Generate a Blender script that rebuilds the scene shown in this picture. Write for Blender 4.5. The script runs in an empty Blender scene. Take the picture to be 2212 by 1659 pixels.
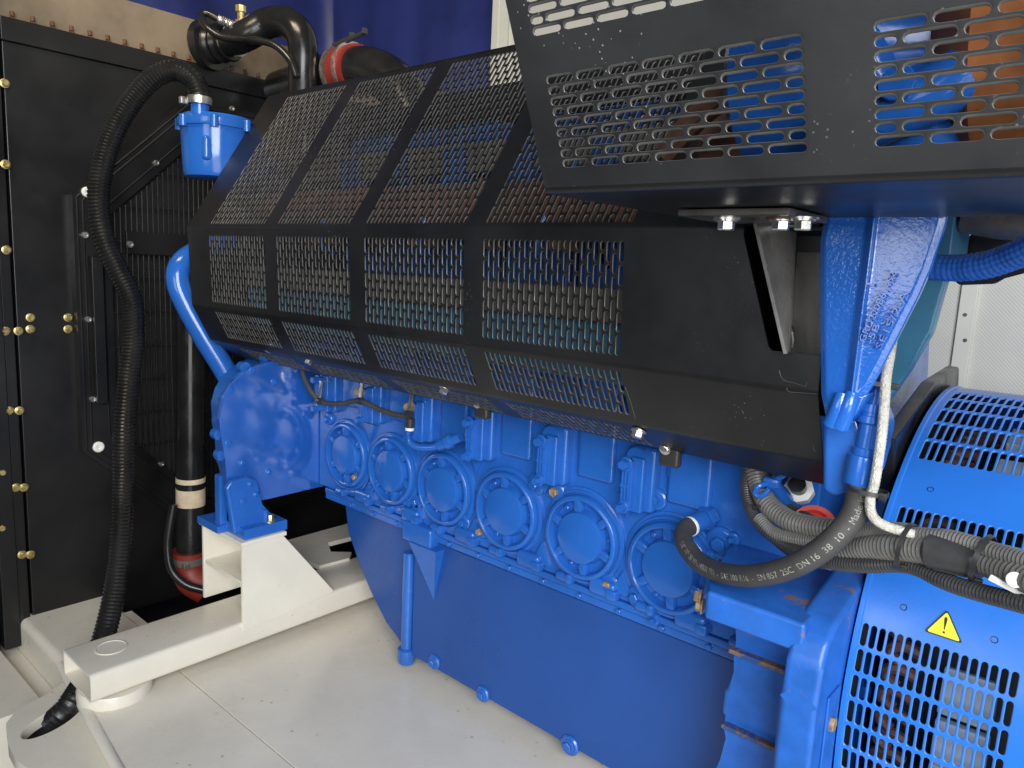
import bpy, bmesh, math, random
from mathutils import Vector, Matrix
random.seed(7)
scene = bpy.context.scene
# ------------------------------------------------------------------ camera
C0 = (1106.0, 829.5); FPX = 1606.0            # optical centre and focal length of the photo at 2212 px width
def _n(v): return v.normalized()
_vx = _n(Vector((-760 - C0[0], 490 - C0[1], FPX)))
_vy = Vector((2522 - C0[0], 649 - C0[1], FPX)); _vy = _n(_vy - _vx * _vx.dot(_vy))
_AX = -_vx; _AY = _vy; _AZ = _AX.cross(_AY)
ROT = Matrix((_AX, _AY, _AZ))                 # camera space (right, down, forward) -> world
cam_d = bpy.data.cameras.new('camera'); cam = bpy.data.objects.new('camera', cam_d)
scene.collection.objects.link(cam); scene.camera = cam
cam_d.sensor_width = 36; cam_d.lens = FPX / 2212 * 36; cam_d.clip_start = .02; cam_d.clip_end = 60
_r, _d, _f = ROT.col[0], ROT.col[1], ROT.col[2]
cam.matrix_world = Matrix(((_r[0], -_d[0], -_f[0], 0), (_r[1], -_d[1], -_f[1], 0), (_r[2], -_d[2], -_f[2], 0), (0, 0, 0, 1)))
# ------------------------------------------------------------------ world and lamps
w = bpy.data.worlds.new('World'); scene.world = w; w.use_nodes = True
w.node_tree.nodes['Background'].inputs[0].default_value = (.75, .87, 1, 1)
w.node_tree.nodes['Background'].inputs[1].default_value = .045
def area(name, loc, target, sx, sy, power, col, spread=180):
    l = bpy.data.lights.new(name, 'AREA'); l.shape = 'RECTANGLE'; l.size = sx; l.size_y = sy; l.energy = power; l.color = col; l.spread = math.radians(spread)
    o = bpy.data.objects.new(name, l); scene.collection.objects.link(o)
    o.location = loc; o.rotation_euler = (Vector(target) - Vector(loc)).to_track_quat('-Z', 'Y').to_euler()
    return o
area('door_daylight', (1.95, -1.45, 1.0), (-.6, 1.6, -.45), 2.5, 2.2, 275, (.94, .97, 1.0))
area('yard_bounce', (2.3, -1.45, -1.6), (-.6, 1.2, -.2), 2.6, 2.4, 80, (1, .98, .94))
area('doorway_far_leaf', (-.85, -2.0, .35), (-.6, 1.5, -.1), 1.4, 1.2, 26, (.94, .97, 1.0))
area('warm_top_fill', (-2.0, .2, 2.1), (-3.0, 1.75, .95), 1.2, .5, 15, (1, .82, .6), 95)  # added warm fill to brighten the radiator top, no fitting behind it
scene.view_settings.view_transform = 'Standard'; scene.view_settings.look = 'None'
scene.view_settings.exposure = 0; scene.view_settings.gamma = 1
# ------------------------------------------------------------------ geometry helpers
def ray(px, py): return ROT @ Vector(((px - C0[0]) / FPX, (py - C0[1]) / FPX, 1))
def ay(px, py, y): r = ray(px, py); return r * (y / r.y)
def ax(px, py, x): r = ray(px, py); return r * (x / r.x)
def az(px, py, z): r = ray(px, py); return r * (z / r.z)
COL = scene.collection
LOC = {}
def link_obj(name, me, parent=None):
    o = bpy.data.objects.new(name, me); COL.objects.link(o)
    if parent: o.parent = parent; LOC[o] = LOC[parent]
    return o
def thing(name, label, cat, loc=(0, 0, 0), group=None):
    o = bpy.data.objects.new(name, None); COL.objects.link(o); o.empty_display_size = .1
    o.location = loc; LOC[o] = Vector(loc); o['label'] = label; o['category'] = cat
    if group: o['group'] = group
    return o
def obj(name, bm, mat, parent=None, angle=35, origin=None, label=None):
    """ONE mesh object; vertices are given in world space"""
    bmesh.ops.recalc_face_normals(bm, faces=bm.faces)
    off = LOC[parent] if parent else Vector(origin or (0, 0, 0))
    bmesh.ops.translate(bm, verts=bm.verts, vec=-off)
    me = bpy.data.meshes.new(name); bm.to_mesh(me); bm.free()
    for m in (mat if isinstance(mat, (list, tuple)) else [mat]): me.materials.append(m)
    me.polygons.foreach_set('use_smooth', [True] * len(me.polygons))
    me.set_sharp_from_angle(angle=math.radians(angle))
    o = link_obj(name, me, parent)
    if BEV[0]:
        wn = o.modifiers.new('even_normals', 'WEIGHTED_NORMAL'); wn.keep_sharp = True; wn.weight = 60
    BEV[0] = False
    if not parent: o.location = off; LOC[o] = off
    if label: o['label'] = label
    return o
def tag(o, label, cat, group=None):
    o['label'] = label; o['category'] = cat
    if group: o['group'] = group
    return o
def struct(o): o['kind'] = 'structure'; return o
BEV = [False]
def BM(): BEV[0] = False; return bmesh.new()
def box(bm, c, s, bev=0, seg=2, m=None):
    vs = bmesh.ops.create_cube(bm, size=1)['verts']
    M = Matrix.Translation(Vector(c)) @ (m.to_4x4() if m else Matrix()) @ Matrix.Diagonal((s[0], s[1], s[2], 1))
    bmesh.ops.transform(bm, matrix=M, verts=vs)
    if bev:
        BEV[0] = True
        es = list({e for v in vs for e in v.link_edges})
        bmesh.ops.bevel(bm, geom=es, offset=bev, segments=seg, profile=.5, affect='EDGES', clamp_overlap=True)
def box2(bm, x0, x1, y0, y1, z0, z1, bev=0, seg=2):
    box(bm, ((x0 + x1) / 2, (y0 + y1) / 2, (z0 + z1) / 2), (abs(x1 - x0), abs(y1 - y0), abs(z1 - z0)), bev, seg)
def prism(bm, pts, ext, bev=0, seg=2):
    a = [bm.verts.new(Vector(p)) for p in pts]; e = Vector(ext)
    b = [bm.verts.new(v.co + e) for v in a]; n = len(a)
    fs = [bm.faces.new(a), bm.faces.new(b[::-1])]
    for i in range(n): fs.append(bm.faces.new((a[i], b[i], b[(i + 1) % n], a[(i + 1) % n])))
    if bev:
        BEV[0] = True
        bmesh.ops.bevel(bm, geom=list({ed for f in fs for ed in f.edges}), offset=bev, segments=seg, profile=.5, affect='EDGES', clamp_overlap=True)
def frame(axis):
    a = Vector(axis).normalized()
    u = a.orthogonal().normalized() if abs(a.z) > .9 else Vector((0, 0, 1)).cross(a).normalized()
    return u, a.cross(u), a
def lathe(bm, c, axis, prof, n=24, a0=0):
    """prof: (radius, height along axis) pairs"""
    u, v, a = frame(axis); c = Vector(c); rings = []
    for r, h in prof:
        if r < 1e-6: rings.append([bm.verts.new(c + a * h)]); continue
        rings.append([bm.verts.new(c + a * h + (u * math.cos(a0 + 2 * math.pi * i / n) + v * math.sin(a0 + 2 * math.pi * i / n)) * r) for i in range(n)])
    for A, B in zip(rings, rings[1:]):
        for i in range(n):
            j = (i + 1) % n
            q = [A[i % len(A)], A[j % len(A)], B[j % len(B)], B[i % len(B)]]
            q = [x for k, x in enumerate(q) if x not in q[:k]]
            if len(q) > 2: bm.faces.new(q)
def disc_closed(prof): return [(0, prof[0][1])] + prof + [(0, prof[-1][1])]
def cyl(bm, c, axis, r, h, bev=.001, n=20):
    lathe(bm, c, axis, disc_closed([(r, 0), (r, h - bev), (r - bev, h)]), n)
def bolt(bm, c, axis, s=.011, h=.009, flange=True):
    if flange: lathe(bm, c, axis, disc_closed([(s * 1.35, -.001), (s * 1.35, .002), (s * 1.15, .003)]), 18)
    lathe(bm, Vector(c) + Vector(axis).normalized() * .002, axis, disc_closed([(s, 0), (s, h * .85), (s * .85, h)]), 6, random.random())
def smooth_path(pts, step):
    P = [Vector(p) for p in pts]; P = [P[0] * 2 - P[1]] + P + [P[-1] * 2 - P[-2]]; out = []
    for i in range(1, len(P) - 2):
        a, b, c, d = P[i - 1:i + 3]; n = 24
        for k in range(n):
            t = k / n
            out.append(.5 * ((2 * b) + (c - a) * t + (2 * a - 5 * b + 4 * c - d) * t * t + (3 * b - a - 3 * c + d) * t ** 3))
    out.append(P[-2])
    res = [out[0]]; acc = 0
    for a, b in zip(out, out[1:]):
        L = (b - a).length; pos = step - acc
        while pos <= L and L > 0: res.append(a + (b - a) * (pos / L)); pos += step
        acc = (acc + L) % step if L + acc >= step else acc + L
    if (out[-1] - res[-1]).length > step * .3: res.append(out[-1])
    return res
def path_frames(P):
    T = [(P[min(i + 1, len(P) - 1)] - P[max(i - 1, 0)]).normalized() for i in range(len(P))]
    u = T[0].orthogonal().normalized(); F = []
    for t in T:
        u = (u - t * u.dot(t)).normalized(); F.append((u.copy(), t.cross(u), t))
    return F
def tube(bm, pts, r, step=.012, n=16, rad=None, caps=True, smooth=True, rad2=None):
    """rad(s) -> radius at arc length s"""
    P = smooth_path(pts, step) if smooth else [Vector(p) for p in pts]; F = path_frames(P); rings = []; s = 0
    for i, (p, (u, v, t)) in enumerate(zip(P, F)):
        if i: s += (p - P[i - 1]).length
        rr = rad(s) if rad else r
        rings.append([bm.verts.new(p + (u * math.cos(2 * math.pi * k / n) + v * math.sin(2 * math.pi * k / n)) * (rr + (rad2(s, 2 * math.pi * k / n) if rad2 else 0))) for k in range(n)])
    for A, B in zip(rings, rings[1:]):
        for k in range(n): bm.faces.new((A[k], A[(k + 1) % n], B[(k + 1) % n], B[k]))
    if caps: bm.faces.new(rings[0][::-1]); bm.faces.new(rings[-1])
    return P, F
def corrugated(bm, pts, r, amp, pitch, n=18):
    tube(bm, pts, r, pitch / 4, n, lambda s: r - amp * (.5 - .5 * math.cos(2 * math.pi * s / pitch)))
CAPN = 4
def slot_cell(bm, f, cu, cv, w, h, sw, sl, th, ch=.0007, vert=True, back=True):
    """one tile of perforated sheet with a stadium hole; f(u,v,depth) -> point"""
    r = sw / 2; L = max(sl / 2 - r, 0); inner = []; outer = []
    W, H = (w / 2, h / 2)
    for sgn in (1, -1):
        for k in range(CAPN + 1):
            a = math.pi * k / CAPN; c, s_ = math.cos(a), math.sin(a)
            if sgn < 0: c, s_ = -c, -s_
            inner.append((c, s_, sgn * L))
            m = max(abs(c), abs(s_)); yy = s_ / m
            outer.append((W * c / m, sgn * (L + (H - L) * abs(yy))))
    n = len(inner)
    def ring(rr, d):
        return [bm.verts.new(f(cu + (c * rr if vert else 0) + (0 if vert else (s_ * rr + l)), cv + ((s_ * rr + l) if vert else c * rr), d)) for c, s_, l in inner]
    o = [bm.verts.new(f(cu + (a if vert else b), cv + (b if vert else a), 0)) for a, b in outer]
    r1 = ring(r + ch, 0); r2 = ring(r, ch); r3 = ring(r, th)
    loops = [o, r1, r2, r3]
    if back: loops.append([bm.verts.new(f(cu + (a if vert else b), cv + (b if vert else a), th)) for a, b in outer])
    for li, (A, B) in enumerate(zip(loops, loops[1:])):
        for k in range(n): bm.faces.new((A[k], A[(k + 1) % n], B[(k + 1) % n], B[k])).material_index = 1 if li in (1, 2) else 0
def field(bm, f, u0, u1, v0, v1, nc, nr, fw=.62, gap=.006, th=.003, stag=True, vert=True, ch=.0007):
    """field of slots; columns across u (if vert), slots long in v; alternate columns shifted by half a slot"""
    if not vert:
        return field(bm, lambda a, b, d: f(b, a, d), v0, v1, u0, u1, nc, nr, fw, gap, th, stag, True, ch)
    w = (u1 - u0) / nc; h = (v1 - v0) / nr
    for i in range(nc):
        cu = u0 + w * (i + .5); cells = []
        if stag and i % 2:
            cells.append((v0 + h / 4, h / 2)); cells += [(v0 + h * (k + 1), h) for k in range(nr - 1)]; cells.append((v1 - h / 4, h / 2))
        else: cells = [(v0 + h * (k + .5), h) for k in range(nr)]
        for cv, hh in cells: slot_cell(bm, f, cu, cv, w, hh, w * fw, hh - gap, th, ch)
def sheet_rect(bm, f, u0, u1, v0, v1, th=.003, nu=1, nv=1):
    g = [[[bm.verts.new(f(u0 + (u1 - u0) * i / nu, v0 + (v1 - v0) * j / nv, d)) for j in range(nv + 1)] for i in range(nu + 1)] for d in (0, th)]
    for G in g:
        for i in range(nu):
            for j in range(nv): bm.faces.new((G[i][j], G[i + 1][j], G[i + 1][j + 1], G[i][j + 1]))
    A, B = g
    for i in range(nu):
        bm.faces.new((A[i][0], A[i + 1][0], B[i + 1][0], B[i][0])); bm.faces.new((A[i][nv], A[i + 1][nv], B[i + 1][nv], B[i][nv]))
    for j in range(nv):
        bm.faces.new((A[0][j], A[0][j + 1], B[0][j + 1], B[0][j])); bm.faces.new((A[nu][j], A[nu][j + 1], B[nu][j + 1], B[nu][j]))
def text_mesh(txt, size, ext=0.0):
    cu = bpy.data.curves.new('txt', 'FONT'); cu.body = txt; cu.size = size; cu.extrude = ext; cu.resolution_u = 3
    o = bpy.data.objects.new('txt', cu); COL.objects.link(o)
    me = bpy.data.meshes.new_from_object(o.evaluated_get(bpy.context.evaluated_depsgraph_get()))
    bpy.data.objects.remove(o); bpy.data.curves.remove(cu)
    bm = bmesh.new(); bm.from_mesh(me); bpy.data.meshes.remove(me); return bm
# ------------------------------------------------------------------ materials
def mat(name, col, rough=.4, metal=0, coat=0, bump=0, bscale=60, var=0, vscale=3, specks=None, spk=.0, spscale=90,
        rust=0, rscale=14, rustcol=(.20, .075, .03), rvar=.12, wave=None, spec=.5, detail=3):
    m = bpy.data.materials.new(name); m.use_nodes = True; nt = m.node_tree; N = nt.nodes; Lk = nt.links
    b = N['Principled BSDF']; b.inputs['Roughness'].default_value = rough; b.inputs['Metallic'].default_value = metal
    b.inputs['Coat Weight'].default_value = coat; b.inputs['Coat Roughness'].default_value = .12; b.inputs['Specular IOR Level'].default_value = spec
    tc = N.new('ShaderNodeTexCoord')
    def noise(scale, det=detail, rg=.55):
        n = N.new('ShaderNodeTexNoise'); n.inputs['Scale'].default_value = scale; n.inputs['Detail'].default_value = det; n.inputs['Roughness'].default_value = rg
        Lk.new(tc.outputs['Object'], n.inputs['Vector']); return n.outputs['Fac']
    def ramp(src, lo, hi):
        r = N.new('ShaderNodeMapRange'); r.inputs['From Min'].default_value = lo; r.inputs['From Max'].default_value = hi
        r.interpolation_type = 'SMOOTHSTEP'; Lk.new(src, r.inputs['Value']); return r.outputs['Result']
    def mix(fac, a, c):
        x = N.new('ShaderNodeMix'); x.data_type = 'RGBA'
        if isinstance(fac, float): x.inputs[0].default_value = fac
        else: Lk.new(fac, x.inputs[0])
        for s, v in ((6, a), (7, c)):
            if isinstance(v, tuple): x.inputs[s].default_value = (*v, 1)
            else: Lk.new(v, x.inputs[s])
        return x.outputs[2]
    cur = col
    if var:
        k = 1 + var; cur = mix(ramp(noise(vscale, 5, .65), .3, .7), tuple(c * (1 - var) for c in col), tuple(min(1, c * k) for c in col))
        rr = N.new('ShaderNodeMapRange'); Lk.new(noise(vscale * 2.3, 4), rr.inputs['Value']); rr.inputs['From Min'].default_value = .3; rr.inputs['From Max'].default_value = .7
        rr.inputs['To Min'].default_value = max(.03, rough - rvar); rr.inputs['To Max'].default_value = min(1, rough + rvar); Lk.new(rr.outputs['Result'], b.inputs['Roughness'])
    if specks:
        v = N.new('ShaderNodeTexVoronoi'); v.inputs['Scale'].default_value = spscale; Lk.new(tc.outputs['Object'], v.inputs['Vector'])
        mth = N.new('ShaderNodeMath'); mth.operation = 'LESS_THAN'; Lk.new(v.outputs['Distance'], mth.inputs[0]); mth.inputs[1].default_value = .14
        g = N.new('ShaderNodeMath'); g.operation = 'MULTIPLY'; Lk.new(mth.outputs[0], g.inputs[0]); Lk.new(ramp(noise(7, 3), .52, .66), g.inputs[1])
        g2 = N.new('ShaderNodeMath'); g2.operation = 'MULTIPLY'; Lk.new(g.outputs[0], g2.inputs[0]); g2.inputs[1].default_value = spk
        cur = mix(g2.outputs[0], cur, specks)
    if rust:
        rm = ramp(noise(rscale, 8, .7), 1 - rust, 1 - rust + .05); cur = mix(rm, cur, mix(noise(rscale * 6, 3), rustcol, tuple(c * 2.0 for c in rustcol)))
    if isinstance(cur, tuple): b.inputs['Base Color'].default_value = (*cur, 1)
    else: Lk.new(cur, b.inputs['Base Color'])
    if bump or wave:
        bp = N.new('ShaderNodeBump'); bp.inputs['Strength'].default_value = bump or .4; bp.inputs['Distance'].default_value = .004
        if wave:
            wv = N.new('ShaderNodeTexWave'); wv.inputs['Scale'].default_value = wave[1]; wv.bands_direction = wave[0]; Lk.new(tc.outputs['Object'], wv.inputs['Vector']); Lk.new(wv.outputs['Fac'], bp.inputs['Height'])
        else: Lk.new(noise(bscale, 2), bp.inputs['Height'])
        Lk.new(bp.outputs['Normal'], b.inputs['Normal'])
    return m
BLUE = (.019, .117, .455)
M = {}
M['blue'] = mat('blue_engine_paint', BLUE, .22, coat=.3, bump=.10, bscale=70, var=.12, vscale=4, rust=.27, rscale=9)
M['blue_gloss'] = mat('blue_gloss_paint', BLUE, .16, bump=.05, bscale=45, var=.08, vscale=5, rvar=.05)
M['blue_mirror'] = mat('blue_glossy_plate_paint', (.018, .11, .46), .10, coat=1, bump=.012, bscale=12, var=.08, vscale=4, rvar=.04); M['blue_mirror'].node_tree.nodes['Principled BSDF'].inputs['Coat IOR'].default_value = 2.9
M['rim'] = mat('lit_worn_sheet_edge', (.085, .082, .076), .34, var=.3, vscale=20)  # edge glint painted as lighter grey on slot rims; also the scratch colour
M['bluerim'] = mat('blue_sheet_edge', (.06, .22, .62), .3)
M['blue_cast'] = mat('blue_cast_paint', (.020, .135, .55), .15, coat=.5, bump=.2, bscale=150, var=.08, rust=.265, rscale=8, rustcol=(.35, .16, .09))
M['blue_shaded'] = mat('shaded_engine_blue', (.012, .068, .285), .33, bump=.03, bscale=50, var=.10, vscale=2)  # engine blue darkened, putting the shade on sump and heads into the colour
M['blue_rusty'] = mat('blue_rusty_paint', (.018, .125, .50), .42, bump=.06, bscale=60, var=.25, vscale=5, rust=.40, rscale=9, rustcol=(.15, .085, .045))
M['blue_lit'] = mat('lit_cover_blue', (.022, .165, .63), .3, bump=.025, bscale=120, var=.05)  # blue lightened, putting the strong light on the generator cover into the colour
M['teal'] = mat('teal_blue_paint', (.04, .15, .25), .35, bump=.1, bscale=60, var=.15)
M['black'] = mat('black_sheet_paint', (.012, .012, .0125), .36, bump=.03, bscale=300, var=.35, vscale=2.5, specks=(.35, .34, .32), spk=.35, spscale=110, rvar=.09)
M['hood'] = mat('black_hood_paint', (.021, .021, .022), .4, bump=.03, bscale=300, var=.4, vscale=2.5, specks=(.4, .39, .37), spk=.5, spscale=120, rvar=.1)
M['steelblack'] = mat('dusty_black_steel', (.07, .066, .06), .3, bump=.05, bscale=90, var=.5, vscale=6, rust=.3, rscale=10, rustcol=(.12, .06, .03))
M['rad'] = mat('radiator_black_paint', (.0075, .0074, .0077), .36, var=.3, vscale=1.5, bump=.02, bscale=20)
M['radtop'] = mat('radiator_dusty_top', (.16, .125, .085), .5, var=.35, vscale=2.2, bump=.02, bscale=10)
M['cream'] = mat('cream_skid_paint', (.75, .70, .60), .25, var=.05, vscale=3, bump=.02, bscale=15, specks=(.25, .2, .16), spk=.55, spscale=26)
M['creamin'] = mat('cream_pedestal_paint', (.77, .725, .62), .35, var=.05, vscale=4)
M['rubber'] = mat('black_rubber', (.012, .012, .012), .3, var=.3, vscale=6, bump=.03, bscale=80)
M['hosegrey'] = mat('grey_black_hose_rubber', (.055, .053, .052), .6, var=.2, vscale=9, bump=.08, bscale=120)
M['conduit'] = mat('dusty_grey_conduit', (.15, .145, .135), .42, var=.25, vscale=14)
M['conduitdark'] = mat('dark_grey_conduit', (.05, .05, .05), .4, var=.25, vscale=12)
M['pipeblk'] = mat('black_gloss_pipe', (.012, .012, .012), .22, var=.3, vscale=5)
M['sheensteel'] = mat('black_steel_painted_sheen', (.20, .19, .18), .32, bump=.05, bscale=90, var=.35, vscale=7, rust=.3, rscale=10, rustcol=(.12, .06, .03))  # lighter grey puts the gloss reflection into the gusset plates' base colour
M['steel'] = mat('zinc_steel', (.62, .60, .56), .3, metal=.9, var=.2, vscale=30)
M['brass'] = mat('yellow_zinc_bolt', (.62, .50, .22), .35, metal=.8, var=.25, vscale=40)
M['rustbolt'] = mat('rusty_bolt', (.36, .25, .15), .6, metal=.3, var=.4, vscale=60)
M['white'] = mat('white_plastic', (.78, .77, .72), .45, var=.05)
M['bracketgrey'] = mat('pale_grey_plate', (.22, .27, .34), .5, var=.2)
M['braid'] = mat('white_braided_sleeve', (.52, .50, .44), .5, bump=.9, bscale=260, var=.2, vscale=60)
M['bluebraid'] = mat('blue_braided_sleeve', (.03, .13, .50), .28, var=.2, vscale=40)
M['wall'] = mat('white_ribbed_wall', (.62, .61, .55), .5, var=.04, wave=('DIAGONAL', 48), bump=.16)
M['wallplain'] = mat('white_trim_paint', (.70, .69, .61), .5, var=.04)
M['curtain'] = mat('navy_blue_curtain', (.028, .04, .18), .40, var=.2, vscale=1.6)
M['rubberred'] = mat('red_silicone', (.24, .025, .016), .5, var=.2)
M['redcap'] = mat('red_plastic_cap', (.50, .03, .02), .4, var=.1)
M['rustpipe'] = mat('rusty_exhaust', (.16, .075, .05), .75, var=.5, vscale=9, bump=.4, bscale=30)
M['orange'] = mat('orange_rust_lagging', (.33, .115, .035), .6, var=.5, vscale=7, bump=.3, bscale=25)
M['grey'] = mat('grey_shield', (.12, .11, .095), .55, var=.2, vscale=3)
M['tape'] = mat('masking_tape', (.62, .50, .34), .7, var=.15, vscale=20)
M['seam'] = mat('rusty_paint_seam', (.03, .07, .22), .5, rust=.55, rscale=25, rustcol=(.13, .075, .045))
M['yellow'] = mat('yellow_sign', (.88, .75, .03), .45)
M['ink'] = mat('black_ink', (.012, .012, .012), .5)
M['print'] = mat('faded_white_print', (.30, .30, .26), .7, var=.4, vscale=60)
M['dark'] = mat('dark_interior', (.006, .006, .006), .8)
M['ground'] = mat('dark_floor', (.03, .025, .022), .8, var=.4, vscale=3)
M['tie'] = mat('black_nylon_tie', (.03, .03, .03), .35)
M['copper'] = mat('copper_winding', (.085, .036, .022), .5, var=.4, vscale=20)
M['tubeblue'] = mat('blue_tube_paint', BLUE, .14, bump=.04, bscale=80, var=.08, rvar=.04)

# ================================================================== SETTING
DECK = -1.39
bm = BM(); box2(bm, -6, 4, -4, 6, -1.95, -1.85); struct(obj('floor', bm, M['ground']))
WY = 3.2
xpost = ay(1085, 0, WY).x
bm = BM(); box2(bm, xpost + .06, 3, WY, WY + .05, -1.85, 3.2)
wl = obj('wall', bm, M['wall']); tag(wl, 'white finely ribbed wall behind the engine and the generator', 'wall')
for q, nm in ((2100, 'pale smooth trim strip on the ribbed wall, above the blue generator'),):
    bm = BM(); xa = ay(2068, 700, WY).x; xb = ay(2105, 700, WY).x
    box2(bm, xa, xb, WY - .018, WY, -1.8, 2.5, .004)
    t = obj('trim_strip', bm, M['wallplain'], wl)
    bm = BM()
    for yy in (680, 735): cyl(bm, ay(2085, yy, WY - .017), (0, -1, 0), .007, .005, n=10)
    obj('rivet', bm, M['grey'], t)
bm = BM(); box2(bm, xpost, xpost + .055, WY - .08, WY + .1, -1.85, 2.6, .008)
tag(obj('wall_post', bm, M['wallplain']), 'narrow cream post between the navy curtain and the white ribbed wall', 'post')
bm = BM(); nx = 90; g = []
for i in range(-30, nx + 1):
    x = -4.6 + (xpost - .01 + 4.6) * max(i, 0) / nx
    y = WY + .05 + .025 * math.sin(x * 3.1 + 1) + .009 * math.sin(x * 9.7) + .003 * math.sin(x * 23)
    y -= .13 * max(-i, 0)
    g.append([bm.verts.new((x + (.03 * math.sin(i * 1.3) if i < 0 else 0), y + .02 * math.sin(x * 3 + z * 2.2) * (1 if z < 2 else .3), z)) for z in (-1.85, -.5, .4, 1.0, 1.5, 2.0, 3.2)])
for a, b in zip(g, g[1:]):
    for j in range(6): bm.faces.new((a[j], b[j], b[j + 1], a[j + 1]))
cu = obj('curtain', bm, M['curtain'], angle=80); tag(cu, 'dark navy blue sheet hanging behind the radiator with soft folds', 'curtain')
cu.modifiers.new('thick', 'SOLIDIFY').thickness = .004

# ================================================================== SKID FRAME
XB = -2.26                                     # face of the cross beam towards the generator
def bx_(px, py): return ax(px, py, XB)
sk = thing('skid_frame', 'cream painted steel skid frame carrying the blue engine', 'skid frame', (-2.2, 1.2, DECK))
yj = az(400, 1460, DECK).y
near_l = az(142, 1450, DECK); near_r = az(257, 1659, DECK); d = (near_r - near_l)
pA = near_l - d * .1; pB = near_r + d * 1.2
bm = BM(); prism(bm, [(pA.x, pA.y, DECK), (pA.x, yj - .0015, DECK), (1.2, yj - .0015, DECK), (1.2, pB.y, DECK), (pB.x, pB.y, DECK)], (0, 0, -.03), .002)
prism(bm, [(pA.x + .12, yj + .0015, DECK), (1.2, yj + .0015, DECK), (1.2, 2.9, DECK), (pA.x + .12, 2.9, DECK)], (0, 0, -.03), .002)
obj('deck_plate', bm, M['cream'], sk)
bm = BM(); tube(bm, [pA + Vector((0, 0, -.009)), near_l + Vector((0, 0, -.009)), near_r + Vector((0, 0, -.009)), pB + Vector((0, 0, -.009))], .016, .05, 12)
obj('deck_edge', bm, M['cream'], sk)
yn = bx_(195, 1460).y; zt = -1.262; zb = -1.352; wb = .228
bm = BM(); t_ = .008                           # hollow tube beam, open at the near end
outer = [(XB - wb, zt), (XB, zt), (XB, zb), (XB - wb, zb)]
def rr(pts, r):
    out = []; n = len(pts)
    for i in range(n):
        p = Vector(pts[i]); a = (Vector(pts[i - 1]) - p).normalized(); b = (Vector(pts[(i + 1) % n]) - p).normalized()
        for k in range(5):
            t = k / 4; out.append((p + a * r * (1 - t) ** 2 + b * r * t ** 2))
    return out
O = rr(outer, .016); I = rr([(XB - wb + t_, zt - t_), (XB - t_, zt - t_), (XB - t_, zb + t_), (XB - wb + t_, zb + t_)], .01)
R = [[bm.verts.new((p[0], y, p[1])) for p in ring] for ring, y in ((O, 2.9), (O, yn), (I, yn), (I, 2.9))]
for A, B in zip(R, R[1:]):
    for k in range(len(A)): bm.faces.new((A[k], A[(k + 1) % len(A)], B[(k + 1) % len(B)], B[k]))
beam = obj('cross_beam', bm, M['cream'], sk)
pc = az(240, 1399, zt)
bm = BM(); lathe(bm, (pc.x, pc.y, zt + .001), (0, 0, 1), [(.047, -.002), (.047, .0015), (.043, .002), (.041, .0002), (0, .0002)], 36); obj('hole_plug', bm, M['cream'], beam)
pp = az(255, 1500, DECK)
bm = BM(); lathe(bm, (XB - .085, pp.y, DECK), (0, 0, 1), disc_closed([(.108, 0), (.108, .030), (.104, .037)]), 48); obj('round_pad', bm, M['cream'], sk)
# pedestal: three shelves, two cheeks, gusset cheek towards the engine
ptop = -.968; yp0 = 1.245; yp1 = 1.42; xw = -2.545; th = .012
bm = BM()
gy = ax(720, 1275, XB + .003); gt = ax(612, 1158, XB + .003)
prism(bm, [(XB + .003, yp0, ptop - .012), (XB + .003, gt.y, ptop - .012), (XB + .003, gy.y, gy.z), (XB + .003, gy.y, zt), (XB + .003, yp0, zt - .03)], (-th, 0, 0), .0015)
prism(bm, [(xw, yp0, ptop - .012), (xw, gt.y, ptop - .012), (xw, gy.y, gy.z), (xw, gy.y, zt), (xw, yp0, zt - .0)], (th, 0, 0), .0015)
box2(bm, xw - .01, XB + .009, yp0 - .006, gt.y + .01, ptop - .012, ptop + .002, .0015)
box2(bm, xw + th, XB - th + .002, yp0 + .004, gt.y, -1.125, -1.113)
box2(bm, xw + th, XB - th + .002, gt.y - .015, gt.y - .003, zt, ptop - .014)
obj('mount_pedestal', bm, M['creamin'], sk)
bm = BM(); zz = -1.25
prism(bm, [az(p[0], p[1], zz) for p in ((600, 1172), (760, 1128), (765, 1158), (707, 1172), (714, 1192), (760, 1192), (755, 1205), (690, 1222), (640, 1200))], (0, 0, -.02), .002)
obj('cross_plate', bm, M['cream'], sk)
rc = ax(50, 1350, -3.1)
bm = BM(); box2(bm, -3.22, -2.52, .80, 1.115, -1.85, -1.40, .028, 4); box2(bm, -2.9, -2.46, 1.0, 1.13, -1.46, -1.402, .003)
obj('side_rail', bm, M['cream'], sk)
bm = BM(); box2(bm, -3.6, -2.62, .60, .735, -1.85, -1.50, .004); box2(bm, -3.25, -2.70, .735, .80, -1.85, -1.53, .004)
obj('outrigger', bm, M['cream'], sk)
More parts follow.
